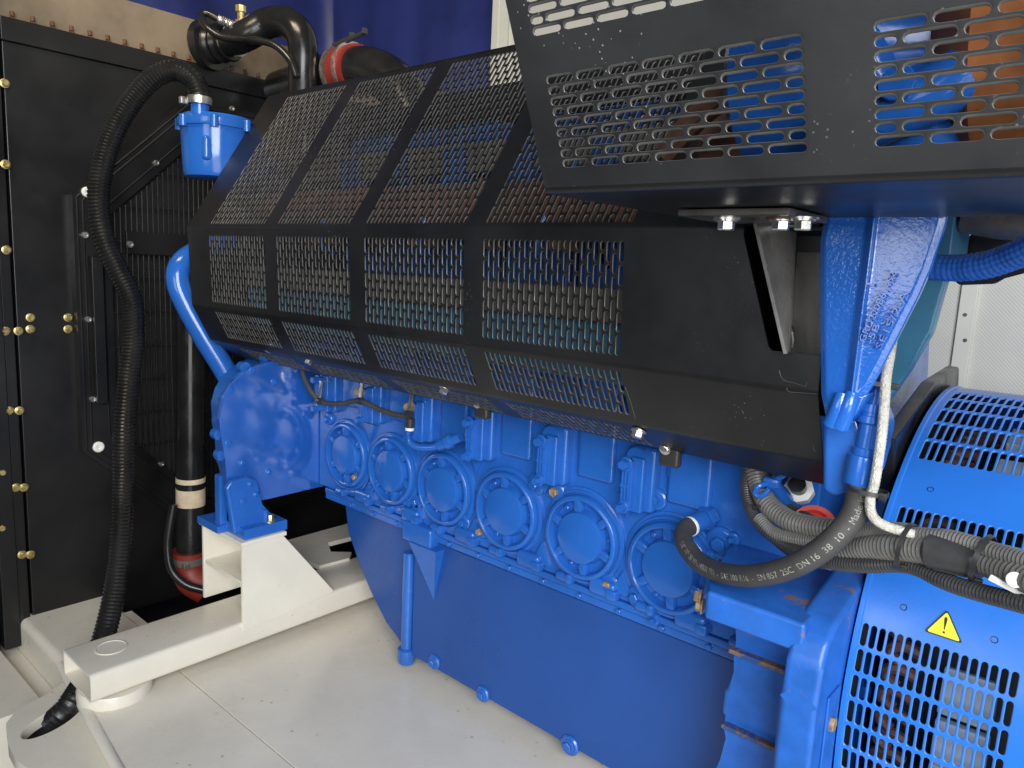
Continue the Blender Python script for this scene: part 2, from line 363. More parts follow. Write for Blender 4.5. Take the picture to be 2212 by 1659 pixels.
# lifting lug plate with a long hole
ZL = -1.425
outl = [az(*p, ZL) for p in ((13, 1562), (40, 1530), (100, 1500), (175, 1445), (330, 1600), (420, 1790), (150, 1720), (34, 1642), (18, 1610))]
hc = az(112, 1556, ZL); he = az(168, 1520, ZL); hn = az(128, 1588, ZL)
e1 = (he - hc); e2 = Vector((e1.y, -e1.x, 0)).normalized() * .046
bm = BM(); nseg = 40; hole = [hc + e1 * .98 * math.cos(2 * math.pi * k / nseg) + e2 * math.sin(2 * math.pi * k / nseg) for k in range(nseg)]
def hit(c, dirv):
    best = None; n = len(outl)
    for i in range(n):
        a = outl[i]; b = outl[(i + 1) % n]; ex, ey = b.x - a.x, b.y - a.y
        den = dirv.x * ey - dirv.y * ex
        if abs(den) < 1e-9: continue
        t = ((a.x - c.x) * ey - (a.y - c.y) * ex) / den; s = ((a.x - c.x) * dirv.y - (a.y - c.y) * dirv.x) / den
        if t > 0 and -1e-6 <= s <= 1 + 1e-6 and (best is None or t < best): best = t
    return c + dirv * (best or .1)
oring = [hit(hc, (h - hc).normalized()) for h in hole]
for kk, p in enumerate(outl):                  # snap the nearest ring point to each corner
    i = min(range(nseg), key=lambda j: (oring[j] - p).length); oring[i] = p.copy()
Z2 = Vector((0, 0, -.035))
loops = [[bm.verts.new(p) for p in L] for L in (oring, [hc + (h - hc) * 1.06 for h in hole], [h + Z2 * .15 for h in hole], [h + Z2 for h in hole], [p + Z2 for p in oring], oring)]
for A, B in zip(loops, loops[1:]):
    for k in range(nseg): bm.faces.new((A[k], A[(k + 1) % nseg], B[(k + 1) % nseg], B[k]))
bmesh.ops.remove_doubles(bm, verts=bm.verts, dist=1e-5)
obj('lifting_lug', bm, M['cream'], sk)

# ================================================================== RADIATOR
XR = -3.1
rad = thing('radiator', 'tall black radiator housing with riveted dusty top and wire fan guard', 'radiator', (XR - .2, 1.8, -1.4))
def rp(px, py): return ax(px, py, XR)
yl = .846; zc = .686
bm = BM()
box2(bm, XR - .3, XR, yl, 3.05, -1.5, zc, .004)
box2(bm, XR - .3, XR + .012, yl - .004, 3.05, zc, .763, .003)
obj('side_panel', bm, M['rad'], rad)
bm = BM(); box2(bm, XR - .3, XR - .02, yl - .3, 3.05, .765, .937, .004); obj('top_tank', bm, M['radtop'], rad)
for i in range(19):
    y = .882 + i * .0615
    bm = BM(); cyl(bm, (XR - .004, y, .772), (0, 0, 1), .0075, .016, n=10); box2(bm, XR - .015, XR + .008, y - .008, y + .008, .763, .768)
    obj('rivet', bm, M['rustbolt'] if 0 else M['redcap'] if 0 else M['copper'], rad)
bm = BM()
for y0, y1, d in ((.62, .735, .0), (.745, .80, .02), (.802, .836, .006)): box2(bm, XR - .2, XR + d, y0, y1, -1.5, .93, .004)
obj('corner_post', bm, M['rad'], rad)
bl = [(10, 180), (12, 355), (14, 540), (12, 715), (40, 715), (20, 887), (42, 887), (35, 1053), (52, 1053), (48, 1198), (66, 1198), (4, 1020), (3, 1140)]
bl2 = [(66, 686), (66, 711), (147, 686), (147, 711)]
for p in bl + bl2:
    q = ax(p[0], p[1], XR + (.0 if p in bl2 else .012)); bm = BM(); bolt(bm, q, (1, 0, 0), .0115, .012); obj('bolt', bm, M['brass'], rad)
# octagonal fan shroud frame with the wire guard in its opening
cy, cz = 2.02, -.29
oct_pts = [(1.03, .192), (1.46, .60), (2.58, .60), (3.0, .192), (3.0, -.775), (2.58, -1.19), (1.46, -1.19), (1.03, -.775)]
bm = BM()
oo = oct_pts; ii = [(cy + (y - cy) * .87, cz + (z - cz) * .87) for y, z in oo]
L4 = [[bm.verts.new((x, y, z)) for y, z in pts] for pts, x in ((oo, XR), (oo, XR + .045), (ii, XR + .045), (ii, XR + .002))]
for A, B in zip(L4, L4[1:]):
    for k in range(8): bm.faces.new((A[k], A[(k + 1) % 8], B[(k + 1) % 8], B[k]))
for k in range(8):                              # folded ribs along each side of the frame
    for s in (.985, .965, .90):
        a = Vector((XR + .045, cy + (oo[k][0] - cy) * s, cz + (oo[k][1] - cz) * s)); b = Vector((XR + .045, cy + (oo[(k + 1) % 8][0] - cy) * s, cz + (oo[(k + 1) % 8][1] - cz) * s))
        tube(bm, [a, b], .004, .5, 6, smooth=False)
obj('fan_shroud', bm, M['rad'], rad)
bm = BM(); vs = [bm.verts.new((XR + .004, y, z)) for y, z in ii]; bm.faces.new(vs); obj('fin_core', bm, M['dark'], rad)
bm = BM()
def inside(y, z): return all((ii[(k + 1) % 8][0] - ii[k][0]) * (z - ii[k][1]) - (ii[(k + 1) % 8][1] - ii[k][1]) * (y - ii[k][0]) < 0 for k in range(8))
y = ii[0][0] + .012
while y < 2.9:
    zs = [z * .01 for z in range(-130, 70) if inside(y, z * .01)]
    if zs: tube(bm, [(XR + .055, y, zs[0]), (XR + .055, y, zs[-1])], .0027, .5, 6, smooth=False)
    y += .0205
z = -1.05
while z < .5:
    ys = [k * .01 for k in range(100, 300) if inside(k * .01, z)]
    if ys: tube(bm, [(XR + .051, ys[0], z), (XR + .051, ys[-1], z)], .003, .5, 6, smooth=False)
    z += .135
obj('wire_guard', bm, M['rubber'], rad)
for a, b, wd in (((262, 528), (420, 528), .035), ((200, 560), (200, 860), .012)):
    bm = BM(); A = rp(*a); B = rp(*b); box2(bm, XR + .06, XR + .075, min(A.y, B.y) - .01, max(A.y, B.y) + .01, min(A.z, B.z) - wd, max(A.z, B.z) + wd, .003); obj('guard_strip', bm, M['rad'], rad)
for px, py, s in ((187, 415, .019), (212, 965, .021), (280, 528, .014), (337, 352, .011), (183, 508, .013), (190, 690, .012), (200, 862, .012), (348, 1002, .010), (500, 235, .011)):
    bm = BM(); c = ax(px, py, XR + (.076 if px == 280 else .046)); lathe(bm, c, (1, 0, 0), disc_closed([(s, 0), (s, .008), (s * .8, .012), (s * .45, .012), (s * .4, .008)]), 20)
    obj('guard_bolt', bm, M['white'] if s > .018 else M['steel'], rad)

# ================================================================== ENGINE
YC = 1.6; XH = -2.33; ZC = -.69
eng = thing('engine', 'long blue diesel engine with six round inspection covers along its side', 'engine', (-1.4, 2.0, -1.35))
bm = BM()
box2(bm, XH + .002, -.50, YC, 2.5, -.845, -.38, .006)
prism(bm, [(XH + .002, YC + .02, -.38), (XH + .002, YC + .11, -.1), (XH + .002, 2.4, -.1), (XH + .002, 2.5, -.38)], (-.5 - XH - .002, 0, 0), .005)
obj('crankcase', bm, M['blue'], eng)
# gear housing: glossy plate facing the generator, rounded towards the camera
hp = [(600, 778), (560, 786), (527, 803), (500, 828), (483, 858), (474, 905), (478, 945), (486, 990), (490, 1045), (500, 1085), (570, 1080), (690, 1052)]
H3 = [ax(px, py, XH) for px, py in hp]
H3 = H3 + [Vector((XH, 2.5, -.86)), Vector((XH, 2.5, -.28)), Vector((XH, 1.75, -.28)), Vector((XH, 1.55, -.30))]
bm = BM(); prism(bm, H3, (-.024, 0, 0), .003); gh = obj('gear_housing', bm, M['blue_mirror'], eng)
bm = BM()
H4 = [Vector((XH - .0245, p.y + (.11 if p.y < 1.45 else 0), p.z + (-.02 if p.z > -.5 else 0))) for p in H3]; prism(bm, H4, (-.26, 0, 0), .01)
for px, py in ((463, 940), (470, 985), (480, 860), (520, 795), (570, 775)):
    q = ax(px, py, XH - .03); cyl(bm, q + Vector((.004, .016, 0)), (-1, 0, 0), .02, .03, n=14)
obj('gear_case', bm, M['blue'], gh)
for px, py in ((545, 800), (497, 843), (592, 825), (522, 1000), (580, 1020), (494, 958)):
    bm = BM(); q = ax(px, py, XH); bolt(bm, q, (1, 0, 0), .009, .007); obj('bolt', bm, M['blue_gloss'], gh)
# mount foot
ft = [ax(px, py, XH + .045) for px, py in ((494, 1058), (505, 1042), (540, 1032), (562, 1040), (568, 1062), (567, 1095), (572, 1120), (595, 1140), (597, 1158), (527, 1172), (505, 1165))]
bm = BM(); prism(bm, [Vector((XH + .03, p.y, p.z)) for p in ft[:6]] + [Vector((XH + .03, 1.43, -.95)), Vector((XH + .03, 1.24, -.95))], (-.028, 0, 0), .008, 3)
box2(bm, XH - .11, XH + .066, 1.258, 1.425, ptop + .002, ptop + .04, .004)
box2(bm, XH + .0, XH + .028, 1.262, 1.30, -.94, -.87, .01); box2(bm, XH - .0, XH + .05, 1.34, 1.365, -.935, -.88, .012)
box2(bm, XH - .10, XH - .06, 1.235, 1.265, ptop + .002, -.76, .008)
box2(bm, XH - .20, XH - .05, 1.22, 1.34, ptop + .003, ptop + .03, .004)
mf = obj('mount_foot', bm, M['blue'], eng)
q = ax(552, 1139, XH + .05)
bm = BM(); bolt(bm, (XH + .035, 1.37, ptop + .04), (0, 0, 1), .016, .022); obj('foot_bolt', bm, M['brass'], mf)
for px, py in ((540, 1045), (552, 1068), (525, 1083)):
    bm = BM(); bolt(bm, ax(px, py, XH + .03), (1, 0, 0), .008, .006); obj('bolt', bm, M['blue'], mf)
# --- inspection covers
CX = [-2.142, -1.892, -1.636, -1.371, -1.099, -.830]
prof = [(.131, -.004), (.131, .005), (.128, .010), (.122, .011), (.119, .005), (.117, .006), (.115, .022), (.112, .025), (.105, .026), (.102, .024), (.097, .001), (.077, .001), (.0715, .022), (.069, .0265), (.066, .0275), (0, .0275)]
bmp = BM(); lathe(bmp, (0, 0, 0), (0, -1, 0), prof, 48)
for k in range(6):
    a = math.radians(98 + 60 * k); cdir = Vector((math.cos(a), 0, math.sin(a)))
    m3 = Matrix((cdir, Vector((0, 1, 0)), cdir.cross(Vector((0, 1, 0))))).transposed()
    box(bmp, cdir * .087 + Vector((0, -.009, 0)), (.04, .024, .024), .006, 2, m3)
    if k % 2 == 0:
        a2 = a + math.radians(30); lathe(bmp, Vector((math.cos(a2), 0, math.sin(a2))) * .088 + Vector((0, -.003, 0)), (0, -1, 0), disc_closed([(.007, 0), (.007, .007), (.005, .009)]), 12)
bmesh.ops.recalc_face_normals(bmp, faces=bmp.faces)
cme = bpy.data.meshes.new('inspection_cover'); bmp.to_mesh(cme); bmp.free(); cme.materials.append(M['blue_gloss'])
cme.polygons.foreach_set('use_smooth', [True] * len(cme.polygons)); cme.set_sharp_from_angle(angle=math.radians(40))
for i, x in enumerate(CX):
    c = link_obj('inspection_cover', cme, eng)
    z = ZC - .02 * (i / 5); c.location = Vector((x, YC - .001, z)) - LOC[eng]; c.rotation_euler = (0, math.radians(random.uniform(-6, 6)), 0)
    if i == 2: c['label'] = 'round cover with a small dimple at its centre'
# raised web around the covers
bm = BM()
for x in CX:
    lathe(bm, (x, YC + .006, ZC - .012), (0, -1, 0), [(.1318, -.006), (.1318, .013), (.126, .015), (.12, .012)], 48)
for a, b in zip(CX, CX[1:]):
    m_ = (a + b) / 2
    for s in (1, -1):
        prism(bm, [(m_ - .032, YC - .012, ZC + s * .135), (m_ + .032, YC - .012, ZC + s * .135), (m_, YC - .012, ZC + s * .07)], (0, .02, 0), .004)
obj('cover_web', bm, M['blue'], eng)
# clamp blocks with two bolts each, standing on bosses
CL = [((690, 820), (690, 882)), ((787, 846), (784, 906)), ((894, 878), (890, 945)), ((1018, 912), (1018, 985)), ((1177, 953), (1168, 1036)), ((1361, 1002), (1350, 1094))]
for i, (t, b) in enumerate(CL):
    T = ay(*t, YC - .05); B = ay(*b, YC - .05); zt_, zb_ = T.z, B.z; x = (T.x + B.x) / 2
    bm = BM(); box2(bm, x - .012, x + .062, YC - .030, YC + .02, zb_ - .012, zt_ + .045, .014, 4)
    box2(bm, x + .0, x + .040, YC - .046, YC, zb_ - .012, zt_ + .018, .007, 3)
    lathe(bm, (x + .01, YC + .005, zt_ + .012), (0, -1, 0), [(.036, 0), (.034, .032), (.028, .040), (0, .040)], 28)
    boss = obj('clamp_boss', bm, M['blue_gloss'], eng)
    bm = BM(); box2(bm, x - .016, x + .016, YC - .058, YC - .03, zb_ - .008, zt_ + .01, .004)
    for dx in (-.009, 0, .009): box2(bm, x + dx - .0028, x + dx + .0028, YC - .0625, YC - .055, zb_ + .02, zt_ - .018, .0012)
    box2(bm, x - .014, x + .014, YC - .063, YC - .055, (zt_ + zb_) / 2 - .004, (zt_ + zb_) / 2 + .004, .001)
    cb = obj('clamp_block', bm, M['blue_gloss'], boss)
    for z_, s in ((zt_, .0135), (zb_, .0115)):
        bm = BM(); bolt(bm, (x - .002, YC - .059, z_), (0, -1, 0), s, .02)
        obj('bolt', bm, M['rustbolt'] if (i in (1, 2) and z_ == zt_) else M['blue_gloss'], boss)
# raised pads on the block between the clamps
for i, (t, b) in enumerate(CL):
    T = ay(*t, YC - .05); x = T.x
    bm = BM(); zlo = T.z - .085; box2(bm, x + .085, x + .20, YC - .016, YC + .012, zlo, -.2, .012, 4); box2(bm, x + .078, x + .115, YC - .010, YC + .012, zlo + .06, -.22, .008, 3)
    obj('raised_pad', bm, M['blue'], eng)
# bosses and plugs on the lower crankcase
BS = [(1001, 1130, .021, 0), (1039, 1148, .020, 1), (1156, 1047, .026, 0), (1200, 1062, .024, 1), (1416, 1079, .024, 0), (1315, 1265, .026, 1), (1373, 1290, .024, 0),
      (1413, 1339, .014, 0), (770, 1030, .018, 1), (803, 1050, .016, 0), (880, 1085, .014, 0), (900, 1085, .02, 0), (708, 905, .02, 0), (1555, 1175, .033, 0), (1530, 1205, .016, 0), (1583, 1165, .014, 0)]
for px, py, r, rusty in BS:
    c = ay(px, py, YC - .01)
    bm = BM(); lathe(bm, (c.x, YC + .005, c.z), (0, -1, 0), [(r * 1.25, 0), (r * 1.2, .012), (r * 1.05, .016), (r * .9, .017), (0, .017)], 24); bs = obj('boss', bm, M['blue_gloss'], eng)
    bm = BM(); bolt(bm, (c.x, YC - .012, c.z), (0, -1, 0), r * .55, .012, False); obj('plug', bm, M['rustbolt'] if rusty else M['blue_gloss'], bs)
# pan rail
bm = BM(); box2(bm, XH + .05, -.42, YC - .007, YC + .3, -.864, -.846, .003); box2(bm, XH + .05, -.42, YC - .004, YC + .3, -.887, -.8655, .003)
obj('pan_rail', bm, M['blue'], eng)
for i in range(15):
    x = -2.17 + i * .128
    bm = BM(); wd = .042 if i % 2 else .028
    box2(bm, x - wd, x + wd, YC - .026, YC + .02, -.846, -.80 if i % 2 else -.82, .012, 3); box2(bm, x + wd * .4, x + wd * 1.2, YC - .032, YC, -.844, -.815, .008)
    cyl(bm, (x + .05, YC - .004, -.874), (0, -1, 0), .008, .010, n=12)
    obj('rail_boss', bm, M['blue'], eng)
for px, py in ((1320, 1265), (1345, 1340), (1210, 1300)):
    pass
# oil pan
YP = 1.62
def pz(px, py): return ay(px, py, YP)
pts = [pz(*p) for p in ((742, 1102), (750, 1150), (772, 1215), (800, 1275), (835, 1345), (862, 1388), (885, 1408))]
pts = pts + [Vector((-1.74, YP, -1.324)), Vector((-.42, YP, -1.338)), Vector((-.42, YP, -.885))]; pts[0].z = -.885
bm = BM(); prism(bm, pts, (0, .85, 0), .012, 3)
pan = obj('oil_pan', bm, M['blue_shaded'], eng)
xs = pz(905, 1200).x
bm = BM(); prism(bm, [(xs, YP - .022, -.889), (-.42, YP - .022, -.889), (-.42, YP - .022, -1.335), (xs, YP - .022, -1.322)], (0, .03, 0), .004); obj('pan_side', bm, M['blue_shaded'], pan)
bm = BM(); a = pz(880, 1185); b = pz(880, 1405); tube(bm, [(xs - .03, YP - .016, a.z), (xs - .03, YP - .016, b.z - .012)], .021, .03, 18, smooth=False)
lathe(bm, (xs - .03, YP - .016, b.z - .01), (0, 0, 1), disc_closed([(.028, -.02), (.031, -.012), (.031, .03), (.022, .036)]), 20); obj('drain_tube', bm, M['blue'], pan)
bm = BM(); a = pz(907, 1158); b = pz(966, 1172); c = pz(944, 1290)
prism(bm, [(a.x + .012, YP - .06, a.z), (b.x + .01, YP - .06, a.z), (b.x + .01, YP, a.z), (a.x + .012, YP, a.z)], (0, 0, -.004), 0)
vv = [bm.verts.new(p) for p in ((a.x + .012, YP - .06, a.z), (b.x + .01, YP - .06, a.z), (c.x + .01, YP - .023, c.z), (a.x + .012, YP - .02, a.z), (b.x + .01, YP - .02, a.z))]
for f in ((0, 1, 2), (0, 2, 3), (1, 4, 2)): bm.faces.new([vv[k] for k in f])
box2(bm, a.x - .03, b.x - .02, YP - .058, YP - .01, a.z - .005, a.z + .062, .012, 3)
obj('gusset', bm, M['blue'], pan)
for px, py, s in ((935, 1428, .026), (1040, 1497, .026), (1228, 1608, .03)):
    c = ay(px, py, YP - .03); bm = BM(); cyl(bm, (c.x, YP + .04, c.z - .006), (0, -1, 0), s, .07, .004, 20); cyl(bm, (c.x - .035, YP + .04, c.z + .006), (0, -1, 0), s * .8, .058, .004, 16)
    l_ = obj('pan_lug', bm, M['blue'], pan); bm = BM(); bolt(bm, (c.x, YP - .03, c.z - .006), (0, -1, 0), s * .5, .01); obj('bolt', bm, M['blue'], l_)
# bank details seen through the guards
for i, x in enumerate(CX):
    bm = BM(); box2(bm, x - .118, x + .118, 1.66, 1.98, -.098, .36, .012); box2(bm, x - .10, x + .10, 1.66, 1.9, .36, .43, .015)
    for k in (-.06, 0, .06): cyl(bm, (x + k, 1.62, .28), (0, -1, 0), .018, .03, n=12)
    box2(bm, x - .03, x + .05, 1.56, 1.63, .22, .34, .008)
    obj('cylinder_head', bm, M['blue_shaded'], eng)
    bm = BM(); cyl(bm, (x, 1.62, .15), (0, -1, -.2), .05, .1, n=16); box2(bm, x - .1, x - .06, 1.5, 1.6, .05, .24, .004); obj('exhaust_port', bm, M['rustpipe'], eng)
bm = BM(); tube(bm, [(-2.55, 1.52, .165), (-.5, 1.52, .165)], .062, .3, 18, smooth=False); obj('exhaust_manifold', bm, M['rustpipe'], eng)
bm = BM(); zg1 = ay(1190, 616, 1.40).z; zg0 = ay(1190, 685, 1.40).z
box2(bm, -2.5, -.62, 1.40, 1.425, zg0, zg1, .003); obj('heat_shield', bm, M['grey'], eng)
bm = BM(); box2(bm, -2.5, -.62, 1.405, 1.5, zg0 - .14, zg0 - .002, .02, 4); obj('fuel_rail_cover', bm, M['teal'], eng)
bm = BM(); box2(bm, -2.5, -.7, 1.5, 1.6, zg1 - .02, zg1 - .002, .004); obj('shelf_plate', bm, M['blue'], eng)
bm = BM(); box2(bm, -2.5, -.6, 1.585, 1.60, .268, .352, .008); obj('cable_tray', bm, M['grey'], eng)
bm = BM(); tube(bm, [(-2.6, 2.0, .52), (-.5, 2.0, .52)], .11, .3, 20, smooth=False); obj('intake_manifold', bm, M['rad'], eng)
for i in range(9):
    x = -2.4 + i * .23 + random.uniform(-.03, .03)
    bm = BM(); tube(bm, [(x, 1.55, .02), (x + .03, 1.47, .06), (x + .06, 1.5, .2), (x + .05, 1.6, .28)], .009, .02, 8); obj('injector_line', bm, M['blue'] if i % 2 else M['rubber'], eng)
bm = BM(); box2(bm, -.70, -.56, 1.5, 2.3, -.1, .35, .02); obj('flywheel_end_block', bm, M['blue'], eng)

# ================================================================== ENGINE GUARD (folded perforated black sheet)
YF = 1.25; XL = -2.625; XG = -.416
P_top = (1.567, .592); P1 = (YF, .091); P2 = (YF + .012, -.182); P3 = (1.329, -.312); P4 = (1.437, -.38)
gd = thing('engine_guard', 'long folded black perforated guard over the side of the blue engine', 'guard', (-1.5, 1.4, -.3))
def plane_map(a, b, inset=.006):
    A = Vector((0, *a)); B = Vector((0, *b)); dv = (B - A).normalized(); nrm = Vector((0, dv.z, -dv.y))   # inward (+y-ish)
    if nrm.y < 0: nrm = -nrm
    L = (B - A).length
    def f(u, v, d): return Vector((u, 0, 0)) + A + dv * v + nrm * d
    return f, L
def vy(f, L, px, py):                             # v coordinate on a panel of the point seen at a pixel
    A = f(0, 0, 0); dv = (f(0, 1, 0) - A); n = Vector((1, 0, 0)).cross(dv); r = ray(px, py); p = r * (A.dot(n) / r.dot(n)); return p.x, (p - A).dot(dv)
BEND = .006
def panel(name, a, b, cols, rows, v0, v1, counts, xr=XG, poly=None, xl=XL, s0=BEND, s1=BEND, gap=.006):
    f, L = plane_map(a, b); bm = BM(); e0, e1 = s0, L - s1
    sheet_rect(bm, f, xl, xr if not poly else cols[-1][1], e0, v0); sheet_rect(bm, f, xl, xr if not poly else cols[-1][1], v1, e1)
    x = xl
    for (c0, c1), n in zip(cols, counts):
        sheet_rect(bm, f, x, c0, v0, v1); field(bm, f, c0, c1, v0, v1, n, rows, gap=gap); x = c1
    if not poly: sheet_rect(bm, f, x, xr, v0, v1)
    else: prism(bm, [f(u, v, 0) for u, v in poly(f, L)], f(0, 0, .003) - f(0, 0, 0))
    return bm, f, L
fF, LF = plane_map(P1, P2)
cols = []
for a, b in (((456, 600), (575, 600)), ((600, 610), (757, 610)), ((788, 620), (1003, 620)), ((1042, 640), (1346, 640))): cols.append((vy(fF, LF, *a)[0], vy(fF, LF, *b)[0]))
v0 = vy(fF, LF, 1190, 516)[1]; v1 = vy(fF, LF, 1190, 752)[1]
def front_poly(f, L):
    x0 = cols[-1][1]; n1 = vy(f, L, 1606, 508); n2 = vy(f, L, 1664, 757); e = vy(f, L, 1770, 771)
    return [(x0, BEND), (n1[0], BEND), (n1[0], n1[1]), (n2[0] - .004, n2[1] - .006), (n2[0] + .003, n2[1]), (XG, n2[1]), (XG, L - BEND), (x0, L - BEND)]
bm, _, _ = panel('front_panel', P1, P2, cols, 4.5 and 5, v0, v1, (22, 22, 24, 25), poly=front_poly)
obj('front_panel', bm, [M['black'], M['rim']], gd)
# sloping upper panel
fS, LS = plane_map(P1, P_top)
cS = [(c0, c1) for c0, c1 in cols]; cS[-1] = (cols[-1][0], vy(fS, LS, 1370, 478)[0])
sv0 = vy(fS, LS, 1000, 484)[1]; sv1 = LS - .022
bm, _, _ = panel('upper_panel', P1, P_top, cS, 11, sv0, sv1, (22, 22, 24, 25), xr=-.45)
obj('upper_panel', bm, [M['black'], M['rim']], gd)
bm = BM(); fT, LT = plane_map(P_top, (P_top[0] + .16, P_top[1] + .012)); sheet_rect(bm, fT, XL, -.45, .0, .03); obj('top_lip', bm, M['black'], gd)
# lower panel and bottom flange
fL, LL = plane_map(P2, P3)
bm, _, _ = panel('lower_panel', P2, P3, cols, 2, vy(fL, LL, 1190, 778)[1], LL - .022, (22, 22, 24, 25))
obj('lower_panel', bm, [M['black'], M['rim']], gd)
fB, LB = plane_map(P3, P4)
bm, _, _ = panel('bottom_flange', P3, P4, cols, 2, .02, LB - .012, (22, 22, 24, 25))
obj('bottom_flange', bm, [M['black'], M['rim']], gd)
bm = BM()                                          # bends
def bend(a, p, b, x0, x1, r=BEND, n=5):
    fa, La = plane_map(a, p); fb, Lb = plane_map(p, b)
    A = fa(0, La - r, 0); Pm = Vector((0, *p)); B = fb(0, r, 0); rows = []
    for d, (A_, B_) in enumerate(((A, B), (fa(0, La - r, .003), fb(0, r, .003)))):
        Pc = Pm if d == 0 else Pm + (A_ - A + B_ - B) * .55
        rows.append([A_ * (1 - t) ** 2 + Pc * 2 * t * (1 - t) + B_ * t * t for t in [k / n for k in range(n + 1)]])
    for row in rows:
        g = [[bm.verts.new(p_ + Vector((x, 0, 0))) for p_ in row] for x in (x0, x1)]
        for k in range(n): bm.faces.new((g[0][k], g[0][k + 1], g[1][k + 1], g[1][k]))
xn = vy(fF, LF, 1606, 508)[0]
bend(P_top, P1, P2, XL, xn); bend(P1, P2, P3, XL, XG); bend(P2, P3, P4, XL, XG)
obj('bend_edge', bm, M['black'], gd, angle=60)
for px, py in ((580, 752), (958, 838), (1377, 930), (665, 776)):
    z = ay(px, py, 1.34); q = Vector((z.x, 1.345, ay(px, py, 1.345).z)); bm = BM()
    bolt(bm, q, (0, -.45, -.9), .0125, .014); cyl(bm, q + Vector((0, .006, .016)), (0, -.45, -.9), .008, .014, n=12)
    obj('bolt', bm, M['steel'], gd)
for px, py in ((1050, 885), (1455, 985), (672, 785)):
    q = ay(px, py, 1.45); bm = BM(); box2(bm, q.x - .024, q.x + .024, 1.425, 1.45, q.z - .022, q.z + .05, .008, 3); box2(bm, q.x - .024, q.x + .024, 1.42, 1.6, q.z + .03, q.z + .036)
    tb = obj('mounting_tab', bm, M['tie'], gd); bm = BM(); bolt(bm, (q.x - .005, 1.418, q.z + .02), (0, -1, -.2), .010, .006); obj('bolt', bm, M['steel'], tb)

bm = BM(); box2(bm, -.66, -.36, 1.45, 1.455, -.25, .10); box2(bm, -.66, -.36, 1.3, 1.455, .088, .094); obj('notch_shade_sheet', bm, M['black'], gd)  # added black sheets standing in for the shade behind the notch
bm = BM()
def on_panel(f, L, px, py):
    u, v = vy(f, L, px, py); return f(u, v, -.0002)
for P in (((1683, 800), (1688, 815), (1700, 824)), ((1690, 822), (1715, 827), (1739, 834), (1743, 826)), ((1699, 838), (1704, 846), (1725, 848), (1765, 851))):
    tube(bm, [on_panel(fF, LF, *p) for p in P], .0006, .004, 6)
for P in (((1758, 962), (1757, 970), (1762, 975)), ((1350, 835), (1362, 868), (1373, 905))):
    tube(bm, [on_panel(fL, LL, *p) for p in P], .0006, .004, 6)
sm = obj('paint_scratches', bm, M['rim'], gd); sm['kind'] = 'stuff'
# ================================================================== TURBO HOOD (upper right perforated guard)
hd = thing('turbo_hood', 'black perforated hood with wide horizontal slots at the upper right, above the blue bracket', 'guard', (-.3, 1.0, .1))
YT = .80; ZT = ay(1180, 415, YT).z; lean = -.45; XT = -.648; HT = .44
def fH(u, v, d): return Vector((u, YT + lean * v * .912, ZT + v * .912)) + Vector((0, .912, lean * -1 * -.912)) * d
def hv(px, py):
    A = fH(0, 0, 0); dv = fH(0, 1, 0) - A; n = Vector((1, 0, 0)).cross(dv); r = ray(px, py); p = r * (A.dot(n) / r.dot(n)); return p.x, (p - A).dot(dv) / dv.length
bm = BM(); th = .003
a1 = hv(1172, 163); a2 = hv(1740, 80); a3 = hv(1240, 362); a4 = hv(1745, 331); c1 = hv(1872, 45); c2 = hv(1885, 323)
u0 = hv(1170, 165)[0] + .004; u1 = a4[0] + .002; w0 = c2[0]; bot = (a3[1] + a4[1]) / 2; top = a1[1]; XE = .16
wpitch = (u1 - u0) / 9.5
field(bm, fH, u0, u1, bot, top, 9, 7, th=th, vert=False, gap=.0052, fw=.71, ch=.0009)
w1 = w0 + (u1 - u0) * .9
field(bm, fH, w0, w1, bot, top, 9, 6, th=th, vert=False, gap=.0052, fw=.71, ch=.0009)
t0 = hv(1290, 52)[1]; t1 = t0 + (top - bot) * .75
field(bm, fH, u0 - .006, u1, t0, t1, 7, 7, th=th, vert=False, gap=.0052, fw=.71, ch=.0009)
field(bm, fH, w0, w1, t0 + .0, t1, 7, 6, th=th, vert=False, gap=.0052, fw=.71, ch=.0009)
sheet_rect(bm, fH, XT, XE, .006, bot); sheet_rect(bm, fH, XT, XE, t1, HT)
sheet_rect(bm, fH, XT, u0, bot, top); sheet_rect(bm, fH, u1, w0, bot, top); sheet_rect(bm, fH, w1, XE, bot, top)
sheet_rect(bm, fH, XT, XE, top, t0)
sheet_rect(bm, fH, XT, u0 - .006, t0, t1); sheet_rect(bm, fH, u1, w0, t0, t1); sheet_rect(bm, fH, w1, XE, t0, t1)
obj('face_panel', bm, [M['hood'], M['rim']], hd)
bm = BM()                                           # bottom pan of the hood with its rounded fold
pr = [(YT + lean * .006 * .912, ZT + .006 * .912), (YT + .001, ZT - .001), (YT + .012, ZT - .002), (1.21, ZT - .002)]
xr_cut = XE
for d in (0, .003):
    g = [[bm.verts.new((x, y, z + d)) for y, z in pr] for x in (XT, XE)]
    for k in range(3): bm.faces.new((g[0][k], g[0][k + 1], g[1][k + 1], g[1][k]))
obj('bottom_panel', bm, M['black'], hd, angle=70)
bm = BM(); box2(bm, -.57, -.40, 1.02, 1.17, ZT - .014, ZT - .004, .002); sp = obj('support_plate', bm, M['steelblack'], hd)
for px, py, rusty in ((1572, 452, 0), (1690, 452, 1), (1737, 462, 0)):
    q = az(px, py, ZT - .03); bm = BM(); ybol = 1.06; q = ay(px, py, ybol)
    lathe(bm, (q.x, ybol, ZT - .014), (0, 0, -1), disc_closed([(.021, 0), (.021, .003)]), 24); obj('washer', bm, M['copper'] if rusty else M['steel'], hd)
    bm = BM(); bolt(bm, (q.x, ybol, ZT - .017), (0, 0, -1), .0125, .013); obj('bolt', bm, M['steel'], hd)
